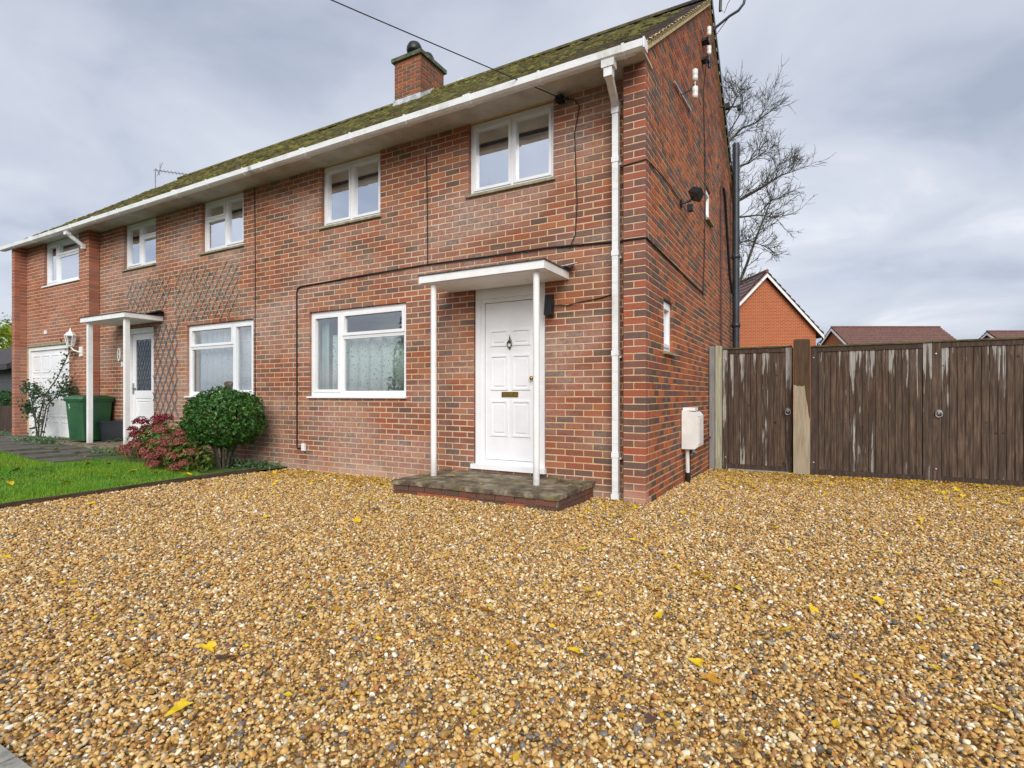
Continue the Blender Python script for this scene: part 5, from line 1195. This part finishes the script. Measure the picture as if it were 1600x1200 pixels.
# ================================================================== gravel: rounded flint pebbles
k = NM('flint'); oi = k.new('ShaderNodeObjectInfo').outputs['Random']
tones = ['#C8994C', '#D5AA5E', '#B48844', '#E0C180', '#BF934D', '#EAD5A7', '#9B743A', '#CE9F51', '#EFE3C6', '#DBB670', '#82643E', '#C3B597', '#DFBC76', '#67686B', '#B88042', '#D9C69A', '#CDA664', '#9D8C72', '#F1EBDA', '#B0733D', '#4D4F54', '#D8AC60', '#B48A57', '#D2AE6A', '#95663B', '#DDBA7A', '#B8925A', '#CA9E58']
c = k.ramp(oi, [(i / len(tones), t) for i, t in enumerate(tones)], 'CONSTANT')
ob = k.gen(); f = k.noise(1.3, 4, .6, vec=ob); c = k.mix(k.ramp(f, [(.35, .0), (.7, .4)]), c, '#A08458'); k.col(c); k.rough(.45); k.b.inputs['Specular IOR Level'].default_value = .4; M['flint'] = k.m
protos = []
for i in range(7):
    bm = bmesh.new(); bmesh.ops.create_icosphere(bm, subdivisions=2, radius=.5); rs = np.random.default_rng(100 + i)
    pl_ = [(Vector(rs.normal(0, 1, 3)).normalized(), rs.uniform(.22, .40)) for _ in range(9)]
    for v in bm.verts:
        for nrm, dd in pl_:
            e_ = v.co.dot(nrm) - dd
            if e_ > 0: v.co -= nrm * e_ * .88
        v.co.x *= 1.12; v.co.y *= .86; v.co.z *= .62
    me = bpy.data.meshes.new('pebble'); bm.to_mesh(me); bm.free(); me.polygons.foreach_set('use_smooth', [True] * len(me.polygons)); me.materials.append(M['flint'])
    protos.append(bpy.data.objects.new('pebble', me))
r7 = np.random.default_rng(77)
N = 900000; x = r7.uniform(-5.62, 7.0, N); y = r7.uniform(-4.78, 3.8, N)
dpt = (x - CAM.x) * FW.x + (y - CAM.y) * FW.y; lat = (x - CAM.x) * RT.x + (y - CAM.y) * RT.y
edge = np.interp(y, [q[1] for q in ep], [q[0] for q in ep]) + .02
keep = (dpt > .7) & (np.abs(lat) < dpt * 1.04 + 1.7) & (x > edge) & ~((x < .02) & (y > .19)) & ~((x > -.24) & (x < .01) & (y > -.005)) & ~((x > -2.68) & (x < -.61) & (y > -.82))
dens = np.interp(dpt, [1.0, 3.0, 5.0, 8.0, 11], [1.0, .80, .55, .34, .28]); keep &= r7.random(N) < dens
x, y, dpt = x[keep], y[keep], dpt[keep]; n = len(x)
sz = np.clip(r7.lognormal(math.log(.0165), .37, n), .007, .040) * np.interp(dpt, [2, 5, 9], [1, 1.12, 1.5])
z = gh(x, y) + r7.uniform(-.014, .006, n) + .0005 * (sz / .02)
me = bpy.data.meshes.new('gravel'); me.vertices.add(n); me.vertices.foreach_set('co', np.stack([x, y, z], 1).ravel().astype('f4'))
at = me.attributes.new('rot', 'FLOAT_VECTOR', 'POINT'); at.data.foreach_set('vector', np.stack([r7.normal(0, .45, n), r7.normal(0, .45, n), r7.uniform(0, 6.28, n)], 1).ravel().astype('f4'))
at = me.attributes.new('siz', 'FLOAT', 'POINT'); at.data.foreach_set('value', sz.astype('f4'))
at = me.attributes.new('pick', 'INT', 'POINT'); at.data.foreach_set('value', r7.integers(0, 7, n).astype('i4'))
go = link('gravel', me, kind='stuff', label='golden brown flint gravel covering the drive', category='gravel')
ng = bpy.data.node_groups.new('gravel_scatter', 'GeometryNodeTree'); ng.interface.new_socket('Geometry', in_out='INPUT', socket_type='NodeSocketGeometry'); ng.interface.new_socket('Geometry', in_out='OUTPUT', socket_type='NodeSocketGeometry')
gi, go_ = ng.nodes.new('NodeGroupInput'), ng.nodes.new('NodeGroupOutput'); iop = ng.nodes.new('GeometryNodeInstanceOnPoints'); jn = ng.nodes.new('GeometryNodeJoinGeometry')
for pr in protos:
    q = ng.nodes.new('GeometryNodeObjectInfo'); q.inputs['Object'].default_value = pr; q.inputs['As Instance'].default_value = True; ng.links.new(q.outputs['Geometry'], jn.inputs[0])
def attr(nm, ty):
    q = ng.nodes.new('GeometryNodeInputNamedAttribute'); q.data_type = ty; q.inputs['Name'].default_value = nm; return q.outputs['Attribute']
ng.links.new(gi.outputs[0], iop.inputs['Points']); ng.links.new(jn.outputs[0], iop.inputs['Instance']); iop.inputs['Pick Instance'].default_value = True
ng.links.new(attr('pick', 'INT'), iop.inputs['Instance Index']); ng.links.new(attr('rot', 'FLOAT_VECTOR'), iop.inputs['Rotation']); ng.links.new(attr('siz', 'FLOAT'), iop.inputs['Scale']); ng.links.new(iop.outputs[0], go_.inputs[0])
md = go.modifiers.new('scatter', 'NODES'); md.node_group = ng
print('pebbles', n)

# ================================================================== fallen leaves
def leafmesh(mat, seed):
    rs = random.Random(seed); b = MB(); n = 14; c = [(0, 0, .004)]
    for i in range(n):
        a_ = 2 * math.pi * i / n; r = (.5 + .16 * math.cos(3 * a_) + .10 * math.cos(5 * a_ + 1)) * (1 + rs.uniform(-.1, .1)); c.append((r * math.cos(a_), r * .8 * math.sin(a_), rs.uniform(.0, .16) + .10 * abs(math.sin(a_))))
    b.add(c, [(0, i + 1, (i + 1) % n + 1) for i in range(n)])
    b.tube([(-.42, 0, .05), (-.85, .06, .04)], .02, 4); return b.mesh('fallen_leaf', mat, smooth=True, fix=False)
def fl_mat(name, a_, c_): 
    k = NM(name); k.col(k.mix(k.ramp(k.noise(40, 4), [(.4, 0.), (.7, 1.)]), a_, c_)); k.rough(.45); return k.m
M['fleaf_yellow'] = fl_mat('yellow_leaf', '#DDBC14', '#C29E10'); M['fleaf_lime'] = fl_mat('lime_yellow_leaf', '#C0BE18', '#9A9A14'); M['fleaf_amber'] = fl_mat('amber_leaf', '#C08A1E', '#8A5A18'); M['fleaf_brown'] = fl_mat('dull_brown_leaf', '#5A4030', '#3E2C24')
kinds = [('fleaf_yellow', 'small yellow fallen leaf lying on the gravel drive', 'yellow leaves on the gravel', .62), ('fleaf_lime', 'small lime green fallen leaf lying on the gravel drive', 'lime leaves on the gravel', .1), ('fleaf_amber', 'small amber brown fallen leaf lying on the gravel drive', 'amber leaves on the gravel', .22), ('fleaf_brown', 'dull dark brown fallen leaf lying on the gravel drive', 'brown leaves on the gravel', .06)]
lm = {kd[0]: [leafmesh(kd[0], 10 * i + j) for j in range(3)] for i, kd in enumerate(kinds)}
r8 = random.Random(4)
def onZ(px, py):
    v = (617 - py) / 843; t = -1.13 / v; p = CAM + FW * t + RT * ((px - 800) / 843 * t); return p.x, p.y
spots = []
for (px, py, kd) in ((282, 1113, 0), (325, 1018, 0), (196, 1043, 2), (898, 1022, 0), (1090, 1040, 0), (1111, 1066, 2), (1028, 926, 2), (1152, 922, 0), (1232, 988, 0), (918, 926, 0), (996, 828, 2), (967, 813, 1), (1187, 835, 0), (1213, 830, 0), (1233, 862, 0), (1056, 800, 0), (1094, 800, 0), (990, 847, 0), (485, 955, 0), (465, 905, 2), (350, 1035, 3), (1373, 943, 0), (1340, 895, 2), (1460, 1050, 0), (1480, 960, 0), (1350, 1085, 2), (1545, 850, 0), (1440, 815, 0), (1405, 870, 0), (640, 825, 0), (700, 850, 2), (560, 800, 0), (805, 880, 0), (1130, 765, 0), (1180, 770, 0), (10, 876, 0), (100, 930, 2), (1560, 1120, 0), (940, 1030, 3), (1270, 955, 0), (760, 960, 2), (600, 905, 0), (430, 850, 0), (1500, 790, 0), (1545, 785, 0), (1420, 775, 0), (1350, 765, 0), (1290, 772, 0)): spots.append((*onZ(px, py), kd))
while len(spots) < 270:
    xx, yy = (r8.uniform(-5.4, 4.6), r8.uniform(-4.2, 3.7)) if r8.random() < .35 else (r8.uniform(.1, 4.6), r8.triangular(.3, 3.75, 3.6)) if r8.random() < .6 else (r8.uniform(-5.5, -.6), r8.triangular(-1.6, .1, -.1))
    if (xx < .05 and yy > .12) or (-2.75 < xx < -.55 and yy > -.9): continue
    q = r8.random(); kd = 0 if q < .70 else 1 if q < .74 else 2 if q < .94 else 3; spots.append((xx, yy, kd))
for xx, yy, kd in spots:
    mt, lb, grp, _ = kinds[kd]; o = link('fallen_leaf', r8.choice(lm[mt]), label=lb, category='leaf', group=grp)
    s_ = r8.uniform(.038, .074); o.scale = (s_, s_, s_ * r8.uniform(.6, 1.3)); o.location = (xx, yy, float(gh(xx, yy)) + .018); o.rotation_euler = (r8.gauss(0, .25), r8.gauss(0, .25), r8.uniform(0, 6.28))
# leaves on the lawn, the path and the step
for i in range(34):
    xx, yy = r8.uniform(-10.5, -5.8), r8.uniform(-3.6, -1.0)
    o = link('fallen_leaf', r8.choice(lm['fleaf_yellow' if i % 3 else 'fleaf_amber']), label='yellow fallen leaf lying on the lawn or path' if i % 3 else 'amber fallen leaf lying on the lawn or path', category='leaf', group='leaves on the lawn and path'); s_ = r8.uniform(.05, .10)
    o.scale = (s_, s_, s_); o.location = (xx, yy, float(gh(xx, yy)) + .045); o.rotation_euler = (r8.gauss(0, .3), r8.gauss(0, .3), r8.uniform(0, 6.28))
for (xx, yy) in ((-1.0, .1), (-2.2, -.3), (-.75, -.2), (-2.5, -.5), (-1.6, -.6)):
    o = link('fallen_leaf', lm['fleaf_yellow'][0], label='small yellow fallen leaf lying on the front doorstep', category='leaf', group='leaves on the doorstep'); o.scale = (.045,) * 3; o.location = (xx, yy, .174); o.rotation_euler = (0, 0, r8.uniform(0, 6.28))
# confetti of small leaf fragments: uncountable
r9 = np.random.default_rng(9); b = MB(); n = 12000; xx = np.concatenate([r9.uniform(.05, 5.5, n // 2), r9.uniform(-5.5, 0, n // 4), r9.uniform(-5.5, 5, n - n // 2 - n // 4)]); yy = np.concatenate([3.75 - r9.exponential(1.0, n // 2), .1 - r9.exponential(.55, n // 4), r9.uniform(-4.3, 3.7, n - n // 2 - n // 4)])
ok = ~((xx < .05) & (yy > .12)) & ~((xx > -2.75) & (xx < -.55) & (yy > -.9)) & (yy > -4.5); xx, yy = xx[ok], yy[ok]
p = np.stack([xx, yy, gh(xx, yy) + .017], 1); add_leaves(b, p, np.tile(np.array((0, 0, 1.)), (len(xx), 1)), .030, r9, .7, .3); M['leaf_bits'] = leaf_mat('leaf_fragment', ['#D8B414', '#C89A1C', '#9A661C', '#E4C820', '#7A5020', '#E0C018'], .5, .1)
b.build('leaf_litter', 'leaf_bits', kind='stuff', label='scattered small leaf fragments over the gravel', category='leaf litter')
